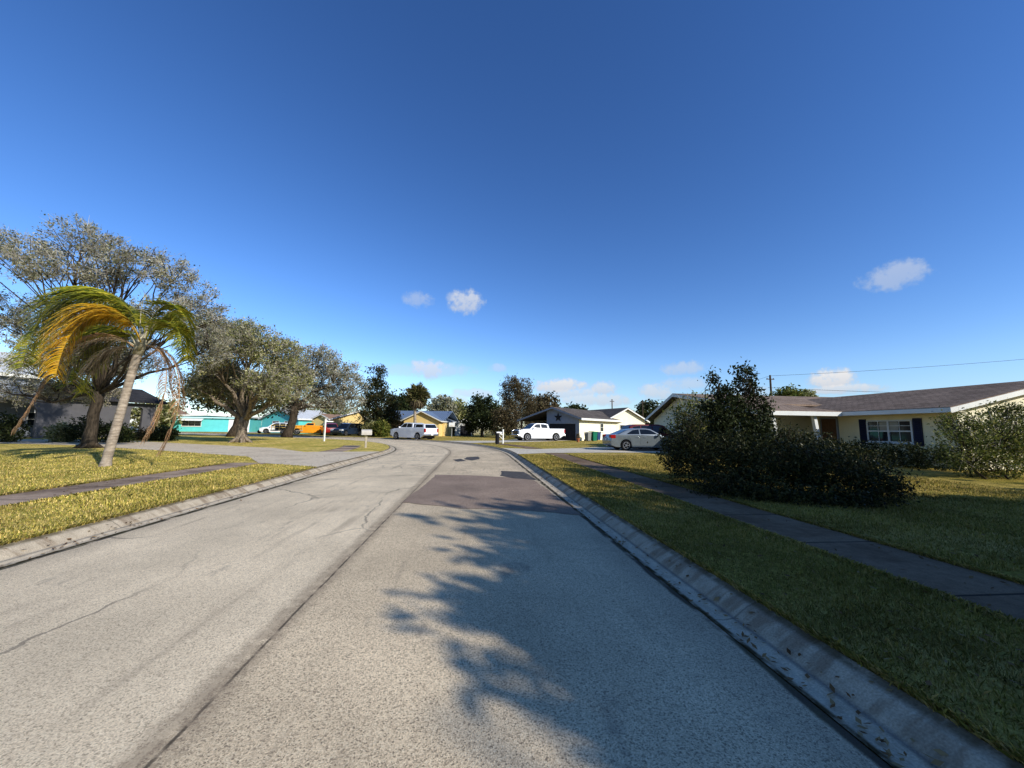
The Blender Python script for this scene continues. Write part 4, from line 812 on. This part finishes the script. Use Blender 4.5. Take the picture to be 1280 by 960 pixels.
m = MB(); m.extr([(-1.5,.35,4.98),(-1.5,6,7.2),(-1.5,6,7.36),(-1.5,.35,5.12)], (ax(56)+1.5,0,0)); up_ = m.build('roof', M['roofW'], h); up_['label'] = 'pale upper roof'
q = ax(52); m = MB(); m.extr([(q,-.6,3.28),(q,4,4.75),(q,4,4.9),(q,-.6,3.42)], (e1+.6-q,0,0)); m.extr([(q,9,3.28),(q,4,4.75),(q,4,4.9),(q,9,3.42)], (e1+.6-q,0,0)); m.build('roof', M['roofD'], h)
m = MB(); m.bb(-1.4, ax(56), .3, .345, 4.86, 5.1); m.build('fascia', M['white'], h)
m = MB(); m.bb(ax(112), ax(128), 3.42, 3.49, 0, 2.1); m.build('door', M['white'], h)
frame_window(h, lambda a, o, z: (a, 3.5-o, z), ax(62), ax(84), 1.0, 2.1, 2, 2)
frame_window(h, lambda a, o, z: (a, 3.5-o, z), ax(167), ax(175), .6, 2.3, 1, 2)
# --- white shed and other small structures beyond the bend
p = land(581, 66); h = thing('garden_shed', 'small white shed with dark opening behind the fence', 'shed', p, R(4)); gable_block(h, 3.0, 3, 2.0, 2.75, 'white', 'roofD', ov=.2)
m = MB(); m.bb(-.6,1.2,-.04,-.003,-.05,1.7); m.build('door', M['charcoal'], h)
# --- fences
def fence(p, q, H=1.2, step=2.4):
    L = (q-p).length; t_ = thing('chain_link_fence', 'grey chain link fence along the lawn beyond the bend', 'fence', p, math.atan2(q.y-p.y, q.x-p.x)); k = int(L/step)
    for i in range(k+1):
        m = MB(); m.tube([(L*i/k,0,-.1),(L*i/k,0,H+.05)], .045, 8); m.build('post', M['galv'], t_)
    m = MB(); m.tube([(0,0,H),(L,0,H)], .035, 6); m.build('top_rail', M['galv'], t_); m = MB(); s = .16; n = int((L+H)/s)
    for i in range(n):
        a = i*s-H
        for sg in (1, -1):
            x0, x1 = (a, a+H) if sg > 0 else (a+H, a); z0, z1 = 0.05, H; xa, xb = x0, x1
            f0 = 0; f1 = 1
            dx = x1-x0
            if dx > 0: f0 = max(0, -x0/dx); f1 = min(1, (L-x0)/dx)
            else: f0 = max(0, (L-x0)/dx); f1 = min(1, -x0/dx)
            if f1 <= f0: continue
            m.beam((x0+dx*f0,0.004*sg,z0+(z1-z0)*f0),(x0+dx*f1,0.004*sg,z0+(z1-z0)*f1),.014,.014)
    m.build('mesh', M['galv'], t_); return t_
fence(G(566, 543.5), G(628, 543.5))
p = G(550, 543); q = G(567, 543); L = (q-p).length; t_ = thing('picket_fence', 'short white board fence right of the yellow house', 'fence', p, math.atan2(q.y-p.y, q.x-p.x)); m = MB()
for i in range(int(L/.16)): m.bb(i*.16, i*.16+.13, -.012, .012, 0, 1.25)
m.build('boards', M['white'], t_); m = MB(); m.bb(0, L, .013, .06, .3, .38); m.bb(0, L, .013, .06, .95, 1.03); m.build('rail', M['white'], t_)
p = land(566, 56); t_ = thing('basketball_hoop', 'white basketball backboard on a grey pole behind the fence', 'basketball hoop', p); m = MB(); m.tube([(0,0,-.1),(0,0,2.0),(0,-.3,2.3)], .05, 8); m.build('pole', M['galv'], t_)
m = MB(); m.bb(-.42,.42,-.36,-.32,1.45,2.05); m.build('backboard', M['white'], t_, bevel=.01); m = MB(); m.tube([(.22*math.cos(a*PI/6), -.6+.22*math.sin(a*PI/6), 1.6) for a in range(13)], .012, 5); m.build('rim', M['orange'], t_)
# ================================================================== vehicles
def arc(cx, cz, r, a0, a1, n=9): return [(cx+r*math.cos(R(a0+(a1-a0)*i/(n-1))), cz+r*math.sin(R(a0+(a1-a0)*i/(n-1)))) for i in range(n)]
def wheel(par, x, y, r, w=.22, spokes=5):
    m = MB(); m.lathe([(r*.66,-w*.5),(r*.93,-w*.5),(r,-w*.35),(r,w*.35),(r*.93,w*.5),(r*.66,w*.5)], 'Y', (0,0,0), 24); o = m.build('wheel', M['tyre'], par, smooth='auto'); o.location = (x, y, r); sg = 1 if y > 0 else -1
    m = MB(); m.lathe([(r*.67,-.02),(r*.67,.02)], 'Y', (0,sg*w*.30,0), 20)
    b_ = m.build('hub_back', M['black'], o); m = MB(); yy = sg*(w*.5+.004)
    for k in range(spokes):
        a = 2*PI*k/spokes; m.beam((0,yy,0),(math.cos(a)*r*.62,yy,math.sin(a)*r*.62),.1*r/.33,.03)
    m.lathe([(r*.17,-.025),(r*.17,.025)], 'Y', (0,yy,0), 12); nn = 24
    ring = [(r*.60,-.02),(r*.69,-.02),(r*.69,.02),(r*.60,.02)]; vs = []
    for rr, hh in ring: vs += [(rr*math.cos(2*PI*j/nn), yy+hh, rr*math.sin(2*PI*j/nn)) for j in range(nn)]
    m.add(vs, [(i*nn+j, i*nn+(j+1)%nn, ((i+1)%4)*nn+(j+1)%nn, ((i+1)%4)*nn+j) for i in range(4) for j in range(nn)])
    m.build('rim', M['alloy'], o); return o
def inset_quad(a, b, c, d, k=.07, out=.008):
    a, b, c, d = map(Vector, (a, b, c, d)); ce = (a+b+c+d)/4; n = (b-a).cross(d-a).normalized()
    return [p.lerp(ce, k)+n*out for p in (a, b, c, d)]
def vehicle(name, label, cat, loc, rz, paint, W, r, xf, xr, lower, houses, sides, shields, doors, heads, tails, grille=None, bump=None, mirror=None, plate=True, group='parked vehicles', spokes=5, bumpmat='black', cover=None):
    t = thing(name, label, cat, loc, rz, group); hw = W/2
    pts = list(lower[0])+arc(xf, r, r*1.17, -20, 200)+list(lower[1])+arc(xr, r, r*1.17, -20, 200)+list(lower[2])
    zt = max(z for x, z in pts)
    m = MB(); m.taper(pts, lambda z: hw); m.build('body', M[paint], t, smooth=True, bevel=.05, seg=3)
    ins = MB(); ins.bb(min(x for x, z in pts)+.3, max(x for x, z in pts)-.3, -hw+.25, hw-.25, r*.55, zt-.1); ins.build('underbody', M['black'], t)
    for k, (poly, inset) in enumerate(houses):
        z0 = min(z for x, z in poly); z1 = max(z for x, z in poly); yf = lambda z, z0=z0, z1=z1, i=inset: hw-.06-i*(z-z0)/(z1-z0)
        m = MB(); m.taper(poly, yf); m.build('cabin' if k == 0 else 'bed_cap', M[paint], t, smooth=True, bevel=.04, seg=3)
        for po in sides[k]:
            for s in (1, -1):
                g = MB(); g.face([(x, s*(yf(z)+.006), z) for x, z in (po if s > 0 else po[::-1])]); g.build('side_window', M['autoglass'], t)
        for nm, (xa, za), (xb, zb) in shields[k]:   # from low point to high point
            ya, yb = yf(za)-.04, yf(zb)-.04; q_ = [(xa,-ya,za),(xa,ya,za),(xb,yb,zb),(xb,-yb,zb)]
            if xa < xb: q_ = [q_[1], q_[0], q_[3], q_[2]]
            g = MB(); g.face(inset_quad(*q_, .06, .012)); g.build(nm, M['autoglass'], t)
    for po, hx, hz in doors:
        for s in (1, -1):
            g = MB(); y_ = s*(hw+.001); g.extr([(x, y_, z) for x, z in po], (0, s*.006, 0)); d = g.build('door', M[paint], t)
            hd = MB(); hd.box(hx, s*(hw+.025), hz, .2, .03, .035); hd.build('handle', M['chrome'] if paint != 'carwhite' else M['carwhite'], d, bevel=.008)
    for s in (1, -1):
        for (x0, x1, z0, z1, y0) in heads: g = MB(); g.bb(x0, x1, s*y0, s*(hw+.004), z0, z1); g.build('headlight', M['lamp'], t, bevel=.015)
        for (x0, x1, z0, z1, y0) in tails: g = MB(); g.bb(x0, x1, s*y0, s*(hw+.004), z0, z1); g.build('tail_light', M['tail'], t, bevel=.015)
        if mirror: x, z = mirror; g = MB(); g.box(x, s*(hw+.12), z, .13, .2, .16); g.build('mirror', M[paint], t, bevel=.03)
        wheel(t, xf, s*(hw-.12), r, .24, spokes); wheel(t, xr, s*(hw-.12), r, .24, spokes)
    if grille: g = MB(); x0, x1, z0, z1, y_ = grille; g.bb(x0, x1, -y_, y_, z0, z1); gg = g.build('grille', M['black'], t, bevel=.01); g = MB(); [g.bb(x1, x1+.02, -y_, y_, z0+(z1-z0)*k/4-.012, z0+(z1-z0)*k/4+.012) for k in (1, 2, 3)]; g.build('grille_bar', M['chrome'], gg)
    for b_ in bump or (): g = MB(); x0, x1, z0, z1 = b_; g.bb(x0, x1, -hw+.02, hw-.02, z0, z1); g.build('bumper', M[bumpmat], t, bevel=.03)
    if plate: x = min(x for x, z in pts)-.012 if not bump else min(min(b_[0] for b_ in bump), min(x for x, z in pts))-.012; g = MB(); g.bb(x-.01, x, -.16, .16, plate if plate is not True else .55, (plate if plate is not True else .55)+.15); g.build('license_plate', M['white'], t, bevel=.004)
    if cover: g = MB(); x0, x1, z = cover; g.bb(x0, x1, -hw+.08, hw-.08, z, z+.03); g.build('bed_cover', M['black'], t)
    return t
SED = dict(W=1.82, r=.33, xf=1.4, xr=-1.36,
  lower=([(2.36,.32),(2.39,.5),(2.32,.66),(1.95,.82),(1.25,.95),(.9,1.0),(-1.8,1.05),(-2.2,1.02),(-2.34,.9),(-2.4,.6),(-2.36,.34),(-2.05,.24)][::-1][0:0],[],[]),
  houses=[([(-1.95,1.0),(-1.2,1.33),(-.6,1.44),(0,1.46),(.4,1.41),(1.2,.96)], .24)],
  sides=[[[(-1.3,1.06),(-.82,1.32),(-.42,1.375),(-.42,1.06)], [(-.34,1.06),(-.34,1.375),(.08,1.375),(.36,1.33),(.86,1.06)]]],
  shields=[[('windshield',(1.2,.96),(.4,1.41)),('rear_window',(-1.95,1.0),(-1.2,1.33))]],
  doors=[([(-1.0,.34),(-1.05,.75),(-1.25,1.0),(-.42,1.0),(-.42,.34)], -.6, .86), ([(-.38,.34),(-.38,1.0),(.95,.96),(.95,.34)], -.1, .86)],
  heads=[(2.0,2.3,.62,.76,.55)], tails=[(-2.36,-2.05,.78,1.0,.5)], mirror=(.78,1.02))
def outline(front_bottom, top, rear_bottom): return None
# the lower outline runs counter-clockwise: rear bottom -> arches are inserted from front to rear
def lower(profile, sill, xf, xr, r):
    """profile: rear bottom, over the top, to front bottom; the sill is cut by the wheel arches"""
    k = r*1.17
    return (profile, [], [])
SEDP = [(-2.05,.22),(-2.36,.34),(-2.40,.6),(-2.34,.9),(-2.2,1.02),(-1.8,1.05),(.9,1.0),(1.25,.95),(1.95,.82),(2.32,.66),(2.39,.5),(2.36,.32),(2.1,.22)]
SED['lower'] = (SEDP, [], [])
vehicle('parked_sedan', 'silver sedan parked across the right driveway behind the bush', 'car', (11.15, 25.3, LZ+.014), R(-1), 'silver', bump=None, plate=.62, **SED)
SUVP = [(-2.15,.3),(-2.38,.42),(-2.42,.7),(-2.36,1.08),(1.0,1.08),(1.9,.98),(2.25,.85),(2.36,.6),(2.3,.35),(2.05,.26)]
SUV = dict(W=1.9, r=.36, xf=1.42, xr=-1.4, lower=(SUVP, [], []),
  houses=[([(-2.34,1.05),(-2.05,1.62),(-1.6,1.74),(.1,1.76),(.5,1.68),(1.25,1.04)], .22)],
  sides=[[[(-2.0,1.12),(-1.82,1.56),(-1.3,1.64),(-1.3,1.12)],[(-1.22,1.12),(-1.22,1.65),(-.45,1.66),(-.45,1.12)],[(-.37,1.12),(-.37,1.66),(.1,1.66),(.4,1.58),(.9,1.12)]]],
  shields=[[('windshield',(1.25,1.04),(.5,1.68)),('rear_window',(-2.34,1.05),(-2.05,1.62))]],
  doors=[([(-1.2,.4),(-1.2,1.06),(-.42,1.06),(-.42,.4)],-.6,.95),([(-.38,.4),(-.38,1.06),(.9,1.06),(.9,.4)],-.15,.95)],
  heads=[(1.95,2.33,.72,.9,.5)], tails=[(-2.41,-2.2,.85,1.2,.62)], grille=(2.3,2.36,.5,.78,.5), mirror=(.85,1.12), plate=.75)
vehicle('parked_suv', 'dark red SUV parked behind the silver sedan', 'car', (13.25, 27.9, LZ+.014), R(0), 'maroon', **SUV)
p = land(414, 60); vehicle('parked_suv', 'bright red SUV parked with its tail to the street by the white post', 'car', p, R(118), 'red', **SUV)
p = land(437, 57); vehicle('parked_suv', 'dark blue SUV parked nose out beside the red one', 'car', p, R(-112), 'bluecar', **SUV)
PUP = [(-2.75,.55),(-2.93,.6),(-2.95,1.0),(-2.93,1.36),(-2.6,1.37),(-.9,1.36),(1.3,1.33),(2.3,1.27),(2.75,1.16),(2.9,.95),(2.9,.6),(2.7,.45)]
PU = dict(W=2.0, r=.41, xf=1.9, xr=-1.75, lower=(PUP, [], []),
  shields=None, doors=[([(-.75,.55),(-.75,1.32),(.2,1.32),(.2,.55)],-.55,1.15),([(.25,.55),(.25,1.32),(1.25,1.3),(1.25,.55)],.42,1.15)],
  heads=[(2.5,2.92,.9,1.14,.66)], tails=[(-2.97,-2.82,.9,1.3,.82)], grille=(2.86,2.93,.72,1.12,.62), bump=[(2.75,3.02,.45,.68),(-3.06,-2.9,.5,.7)], bumpmat='chrome', mirror=(1.15,1.42), plate=.55, spokes=6)
CAB = ([(-.95,1.34),(-.82,1.84),(-.5,1.94),(.55,1.95),(.85,1.87),(1.55,1.3)], .2)
CABS = [[(-.72,1.42),(-.62,1.78),(-.2,1.84),(.12,1.84),(.12,1.42)],[(.22,1.42),(.22,1.84),(.6,1.83),(.78,1.78),(1.2,1.42)]]
CABG = [('windshield',(1.55,1.3),(.85,1.87)),('rear_window',(-.95,1.34),(-.82,1.84))]
A = dict(PU); A.update(houses=[CAB], sides=[CABS], shields=[CABG], cover=(-2.85,-1.0,1.345))
p = G(674, 551); vehicle('pickup_truck', 'white crew cab pickup parked in front of the star garage', 'pickup truck', (p.x, p.y+.6, LZ+.014), R(199), 'carwhite', **A)
B_ = dict(PU); B_.update(houses=[CAB, ([(-2.88,1.34),(-2.7,1.74),(-2.5,1.82),(-1.2,1.84),(-1.12,1.34)], .16)], sides=[CABS, [[(-2.55,1.43),(-2.45,1.73),(-1.38,1.74),(-1.33,1.43)]]], shields=[CABG, [('rear_window',(-2.88,1.34),(-2.7,1.74))]])
p = G(516, 550, 0.0); vehicle('pickup_truck', 'white pickup with bed cap parked on the bend before the yellow house', 'pickup truck', (p.x, p.y+.4, 0.012), R(139), 'carwhite', **B_)
p = land(392, 62); O_ = dict(PU); O_.update(houses=[([(-.5,1.34),(-.4,1.75),(.55,1.76),(1.0,1.3)], .15)], sides=[[[(-.3,1.4),(-.28,1.68),(.5,1.68),(.75,1.4)]]], shields=[[('windshield',(1.0,1.3),(.55,1.76)),('rear_window',(-.5,1.34),(-.4,1.75))]], doors=[([(-.4,.55),(-.4,1.3),(.8,1.3),(.8,.55)],-.2,1.15)], mirror=(.8,1.35), W=1.85)
vehicle('pickup_truck', 'old orange and yellow pickup truck in the far left driveway', 'pickup truck', p, R(200), 'orange', **O_)
p = land(363, 61); t_ = thing('utility_trailer', 'low tan trailer with side rails left of the orange truck', 'trailer', p, R(15)); m = MB(); m.bb(-2.1,2.1,-.9,.9,.5,.66); m.beam((2.1,0,.52),(3.3,0,.45),.1,.1); m.build('deck', M['wood'], t_)
m = MB(); [m.bb(x-.03,x+.03,s*.9-.03,s*.9+.03,.66,1.4) for x in (-2,-1,0,1,2) for s in (1,-1)]; [m.bb(-2.05,2.05,s*.9-.02,s*.9+.02,z,z+.08) for s in (1,-1) for z in (.95,1.32)]; m.build('side_rail', M['yellowcar'], t_)
m = MB(); m.bb(-1.6,.9,-.7,.7,.665,1.2); m.build('cargo', M['bindark'], t_, bevel=.1); wheel(t_, -.5, .98, .33); wheel(t_, -.5, -.98, .33)
p = land(350, 66); WS = dict(SUV); vehicle('parked_suv', 'white SUV parked before the second turquoise house', 'car', p, R(195), 'carwhite', **WS)
p = land(333, 65); t_ = thing('motorcycle', 'small dark scooter standing near the turquoise wall', 'scooter', p, R(10))
m = MB(); m.tube([(-.6,0,.55),(-.2,0,.5),(.2,0,.42),(.5,0,.55),(.62,0,1.0)], [.12,.16,.13,.08,.05], 10); m.bb(-.55,.05,-.13,.13,.66,.78); m.build('body', M['bluecar'], t_, bevel=.02)
m = MB(); m.tube([(.6,-.3,1.02),(.62,0,1.0),(.6,.3,1.02)], .02, 6); m.build('handlebar', M['black'], t_)
for x in (-.6, .65): m = MB(); m.lathe([(.12,-.05),(.25,-.05),(.28,0),(.25,.05),(.12,.05)], 'Y', (x,0,.28), 18); m.build('wheel', M['tyre'], t_)
# ================================================================== street furniture
p = G(514-57, 559.5); t_ = thing('mailbox', 'beige mailbox on a square wooden post at the left verge', 'mailbox', p, R(20))
m = MB(); m.bb(-.06,.06,-.06,.06,-.1,.80); m.build('post', M['wood'], t_, bevel=.008)
def mbox(mat, w=.22, l=.52, hgt=.28):
    pr = [(-w,.0),(w,.0),(w,hgt*.55)]+[(w*math.cos(R(a)), hgt*.55+w*.8*math.sin(R(a))) for a in range(20, 180, 20)]+[(-w,hgt*.55)]
    m = MB(); m.extr([(-l/2, x, z) for x, z in pr], (l,0,0)); return m
m = mbox('mail', .24, .62, .3); bx_ = m.build('box', M['mail'], t_, bevel=.012); bx_.location = (.0,0,.79); m = MB(); m.bb(.31,.325,-.2,.2,.03,.3); m.build('door', M['mail'], bx_, bevel=.004)
p = G(626, 554.5); t_ = thing('mailbox', 'white mailbox with white bracketed post beside the far driveway', 'mailbox', p, R(20))
m = MB(); m.bb(.14,.26,-.06,.06,-.1,1.25); m.beam((-.35,0,.78),(.2,0,.78),.08,.08); m.beam((-.28,0,.76),(.18,0,.38),.06,.06); m.build('post', M['white'], t_, bevel=.006)
m = mbox('white', .13, .5, .2); bx_ = m.build('box', M['white'], t_, bevel=.01); bx_.location = (-.22,0,.825); m = MB(); m.bb(-.262,-.25,-.12,.12,.02,.2); m.build('door', M['black'], bx_)
p = G(621.5, 555); t_ = thing('lawn_planter', 'dark slim planter standing against the white mailbox post', 'planter', p); m = MB(); m.lathe([(.13,0),(.17,.1),(.16,.8),(.2,.86),(.2,.92),(.15,.92)], n=16); m.build('pot', M['bindark'], t_, smooth='auto')
p = G(405, 551.5); t_ = thing('sign_post', 'white yard sign post with a short arm on the left lawn', 'post', p, R(62)); m = MB(); m.bb(-.06,.06,-.06,.06,-.1,1.95); m.extr([(-.075,-.075,1.95),(.075,-.075,1.95),(.075,.075,1.95),(-.075,.075,1.95)], (0,0,.03)); m.build('post', M['white'], t_, bevel=.006)
m = MB(); m.bb(.061,.85,-.04,.04,1.68,1.78); m.build('arm', M['white'], t_, bevel=.005)
# bins by the cream wall
def bin_(px, py, mat, lab, w=.6, hh=1.02):
    p = G(px, py); t_ = thing('wheelie_bin', lab, 'bin', p, R(30), 'wheeled bins by the cream wall'); m = MB(); b_ = w*.40; u = w*.5
    m.add([(-b_,-b_,.06),(b_,-b_,.06),(b_,b_,.06),(-b_,b_,.06),(-u,-u,hh-.08),(u,-u,hh-.08),(u,u,hh-.08),(-u,u,hh-.08)], [(3,2,1,0),(4,5,6,7),(0,1,5,4),(1,2,6,5),(2,3,7,6),(3,0,4,7)]); m.build('bin_body', M[mat], t_, bevel=.02)
    m = MB(); m.extr([(-u-.03,-u-.03,hh-.08),(u+.03,-u-.03,hh-.08),(u+.03,u+.03,hh-.02),(-u-.03,u+.03,hh-.02)], (0,0,.05)); m.build('lid', M[mat], t_, bevel=.012)
    for s in (-1, 1): m = MB(); m.lathe([(.11,-.03),(.11,.03)], 'Y', (0,0,0), 14); o = m.build('wheel', M['tyre'], t_); o.location = (s*b_, b_+.02, .11); o.rotation_euler.z = PI/2
bin_(735, 551.5, 'bingrey', 'pale grey wheeled bin left of the green one'); bin_(741.5, 551.5, 'bingreen', 'bright green wheeled bin in the middle of the row', .72, 1.1)
bin_(747, 550.5, 'binblue', 'dark blue wheeled bin right of the green one', .6, 1.05); bin_(729, 549.5, 'bindark', 'black wheeled bin nearest the garage corner', .8, 1.15)
p = G(722.5, 552.5); t_ = thing('flower_pot', 'terracotta pot with a small plant by the garage corner', 'flower pot', p); m = MB(); m.lathe([(.13,0),(.2,.35),(.23,.35),(.23,.42),(.18,.42)], n=18); m.build('pot', M['terra'], t_, smooth='auto')
rng = np.random.default_rng(9); fast('plant', leafquads(np.array([0,0,.6])+rng.normal(size=(260,3))*np.array([.1,.1,.17]), .12, .4, .4), 4, M['brownleaf'], t_)
# utility poles and wires
def upole(px, D, ytop, lab):
    b = land(px, D); H = at(px, ytop, D).z-LZ; t_ = thing('utility_pole', lab, 'utility pole', b); m = MB(); m.tube([(0,0,-.2),(0,0,H)], [.16,.11], 10); m.build('pole', M['pole'], t_, smooth='auto')
    m = MB(); m.bb(-.55,.55,-.05,.05,H-.6,H-.5); m.build('crossarm', M['pole'], t_)
    for x in (-.45, .45): m = MB(); m.lathe([(.04,0),(.05,.06),(.03,.12)], c=(x,0,H-.5), n=8); m.build('insulator', M['stucco'], t_)
    return b+Vector((0,0,H))
t1 = upole(964.5, 48, 469, 'dark utility pole behind the porch roof'); t2 = upole(765, 90, 499, 'distant utility pole left of the cream gable peak'); t3 = upole(803, 80, 500, 'distant utility pole right of the cream gable peak')
def wire(p, q, sag, lab, r=.014):
    m = MB(); pts = [Vector(p).lerp(Vector(q), i/24)-Vector((0,0,sag*4*(i/24)*(1-i/24))) for i in range(25)]; m.tube(pts, r, 5); tag(m.build('overhead_wire', M['wire']), lab, 'wire')
wire(t1-Vector((0,0,.1)), at(1500, 428, 34), .4, 'upper power line rising to the right edge of the sky', .016)
wire(t1-Vector((.4,0,1.7)), at(1400, 494, 40), .3, 'lower cable skimming just above the right roof', .02)
wire(t1-Vector((0,0,.1)), t3-Vector((0,0,.1)), .8, 'thin line between the right pole and the distant poles', .014)
# ================================================================== light and sky
SUN_AZ, SUN_EL = R(133), R(28.5)
sd = Vector((math.sin(SUN_AZ)*math.cos(SUN_EL), math.cos(SUN_AZ)*math.cos(SUN_EL), math.sin(SUN_EL)))
sl = bpy.data.lights.new('sun', 'SUN'); sl.energy = 5.0; sl.angle = R(0.53); sl.color = (1.0, 0.955, 0.87)
so = bpy.data.objects.new('sun', sl); C.objects.link(so); so.rotation_euler = sd.to_track_quat('Z', 'Y').to_euler(); so.location = sd*50
w = bpy.data.worlds.new('World'); sc.world = w; w.use_nodes = True; T = w.node_tree; T.nodes.clear()
class WT(NT):
    def __init__(s): s.t = T
N = WT(); sky = N.n('ShaderNodeTexSky', sky_type='NISHITA'); sky.sun_disc = False; sky.sun_elevation = SUN_EL; sky.sun_rotation = SUN_AZ
sky.air_density = 1.0; sky.dust_density = 0.05; sky.ozone_density = 3.0; sky.altitude = 0
hs = N.n('ShaderNodeHueSaturation'); hs.inputs['Saturation'].default_value = 1.18; hs.inputs['Value'].default_value = 1.24; N.l(sky.outputs[0], hs.inputs['Color'])
V_ = N.n('ShaderNodeTexCoord').outputs['Generated']; nz = N.noise(V_, 34, 5, 0.6); nz2 = N.noise(V_, 90, 4, 0.6)
noi = N.math('ADD', N.math('MULTIPLY', N.math('SUBTRACT', nz, .5), 2.4), N.math('MULTIPLY', N.math('SUBTRACT', nz2, .5), 1.3))
clouds = [(582,377,23,16,.75),(568,373,11,8,.45),(523,374,19,11,.42),(1117,345,34,17,.5),(1128,338,16,9,.5),(535,461,24,13,.75),(550,462,44,9,.4),(500,462,26,9,.3),(622,460,15,6,.45),(700,483,34,11,.95),(712,492,42,8,.7),(755,486,18,10,.8),(820,490,22,11,.7),(855,460,28,9,.5),(1040,475,25,15,1.0),(1056,486,40,7,.8),(592,492,26,7,.6),(745,500,50,9,.7),(855,480,30,9,.5),(565,500,30,9,.5),(660,500,40,7,.4),(930,490,30,8,.4)]
mask = None; shade = None
dp = N.n('ShaderNodeVectorMath', operation='DOT_PRODUCT')
for (px, py, rw, rh, op) in clouds:
    d = ray(px, py).normalized(); rr = d.cross(Vector((0,0,1))).normalized(); uu = rr.cross(d); dist = Vector(((px-640)/F,(480-py)/F,-1)).length
    def dot(vec):
        o = N.n('ShaderNodeVectorMath', operation='DOT_PRODUCT'); N.l(V_, o.inputs[0]); o.inputs[1].default_value = vec; return o.outputs['Value']
    a = N.math('MULTIPLY', dot(rr), F*dist/rw); b_ = N.math('MULTIPLY', dot(uu), F*dist/rh)
    e = N.math('ADD', N.math('MULTIPLY', a, a), N.math('MULTIPLY', b_, b_)); e = N.math('SUBTRACT', e, noi)
    k = N.math('MULTIPLY', N.ss(e, 1.25, .1), N.math('MULTIPLY', N.math('GREATER_THAN', dot(d), .5), op))
    s_ = N.math('MULTIPLY', k, N.math('ADD', N.math('MULTIPLY', b_, .38), .5, True))
    mask = k if mask is None else N.math('MAXIMUM', mask, k); shade = s_ if shade is None else N.math('MAXIMUM', shade, s_)
ccol = N.mix(shade, (4.4, 4.8, 5.5), (7.2, 7.0, 6.8)); sx = N.n('ShaderNodeSeparateXYZ'); N.l(V_, sx.inputs[0]); low = N.ss(sx.outputs[2], 0.16, -0.02)
base = N.mix(1.0, hs.outputs[0], (1.09, 1.02, 1.12), 'MULTIPLY'); base = N.mix(low, base, N.mix(1.0, base, (.62, .74, .86), 'MULTIPLY'))
full = N.mix(mask, base, ccol)
bg = N.n('ShaderNodeBackground'); N.l(full, bg.inputs[0]); bg.inputs[1].default_value = 0.135
wo = N.n('ShaderNodeOutputWorld'); N.l(bg.outputs[0], wo.inputs[0])
w.cycles.sampling_method = 'MANUAL'; w.cycles.sample_map_resolution = 256
sc.view_settings.view_transform = 'Standard'; sc.view_settings.look = 'None'; sc.view_settings.exposure = 0; sc.view_settings.gamma = 0.83
sc.cycles.max_bounces = 4; sc.cycles.diffuse_bounces = 2; sc.cycles.glossy_bounces = 2; sc.cycles.transmission_bounces = 2; sc.cycles.transparent_max_bounces = 2
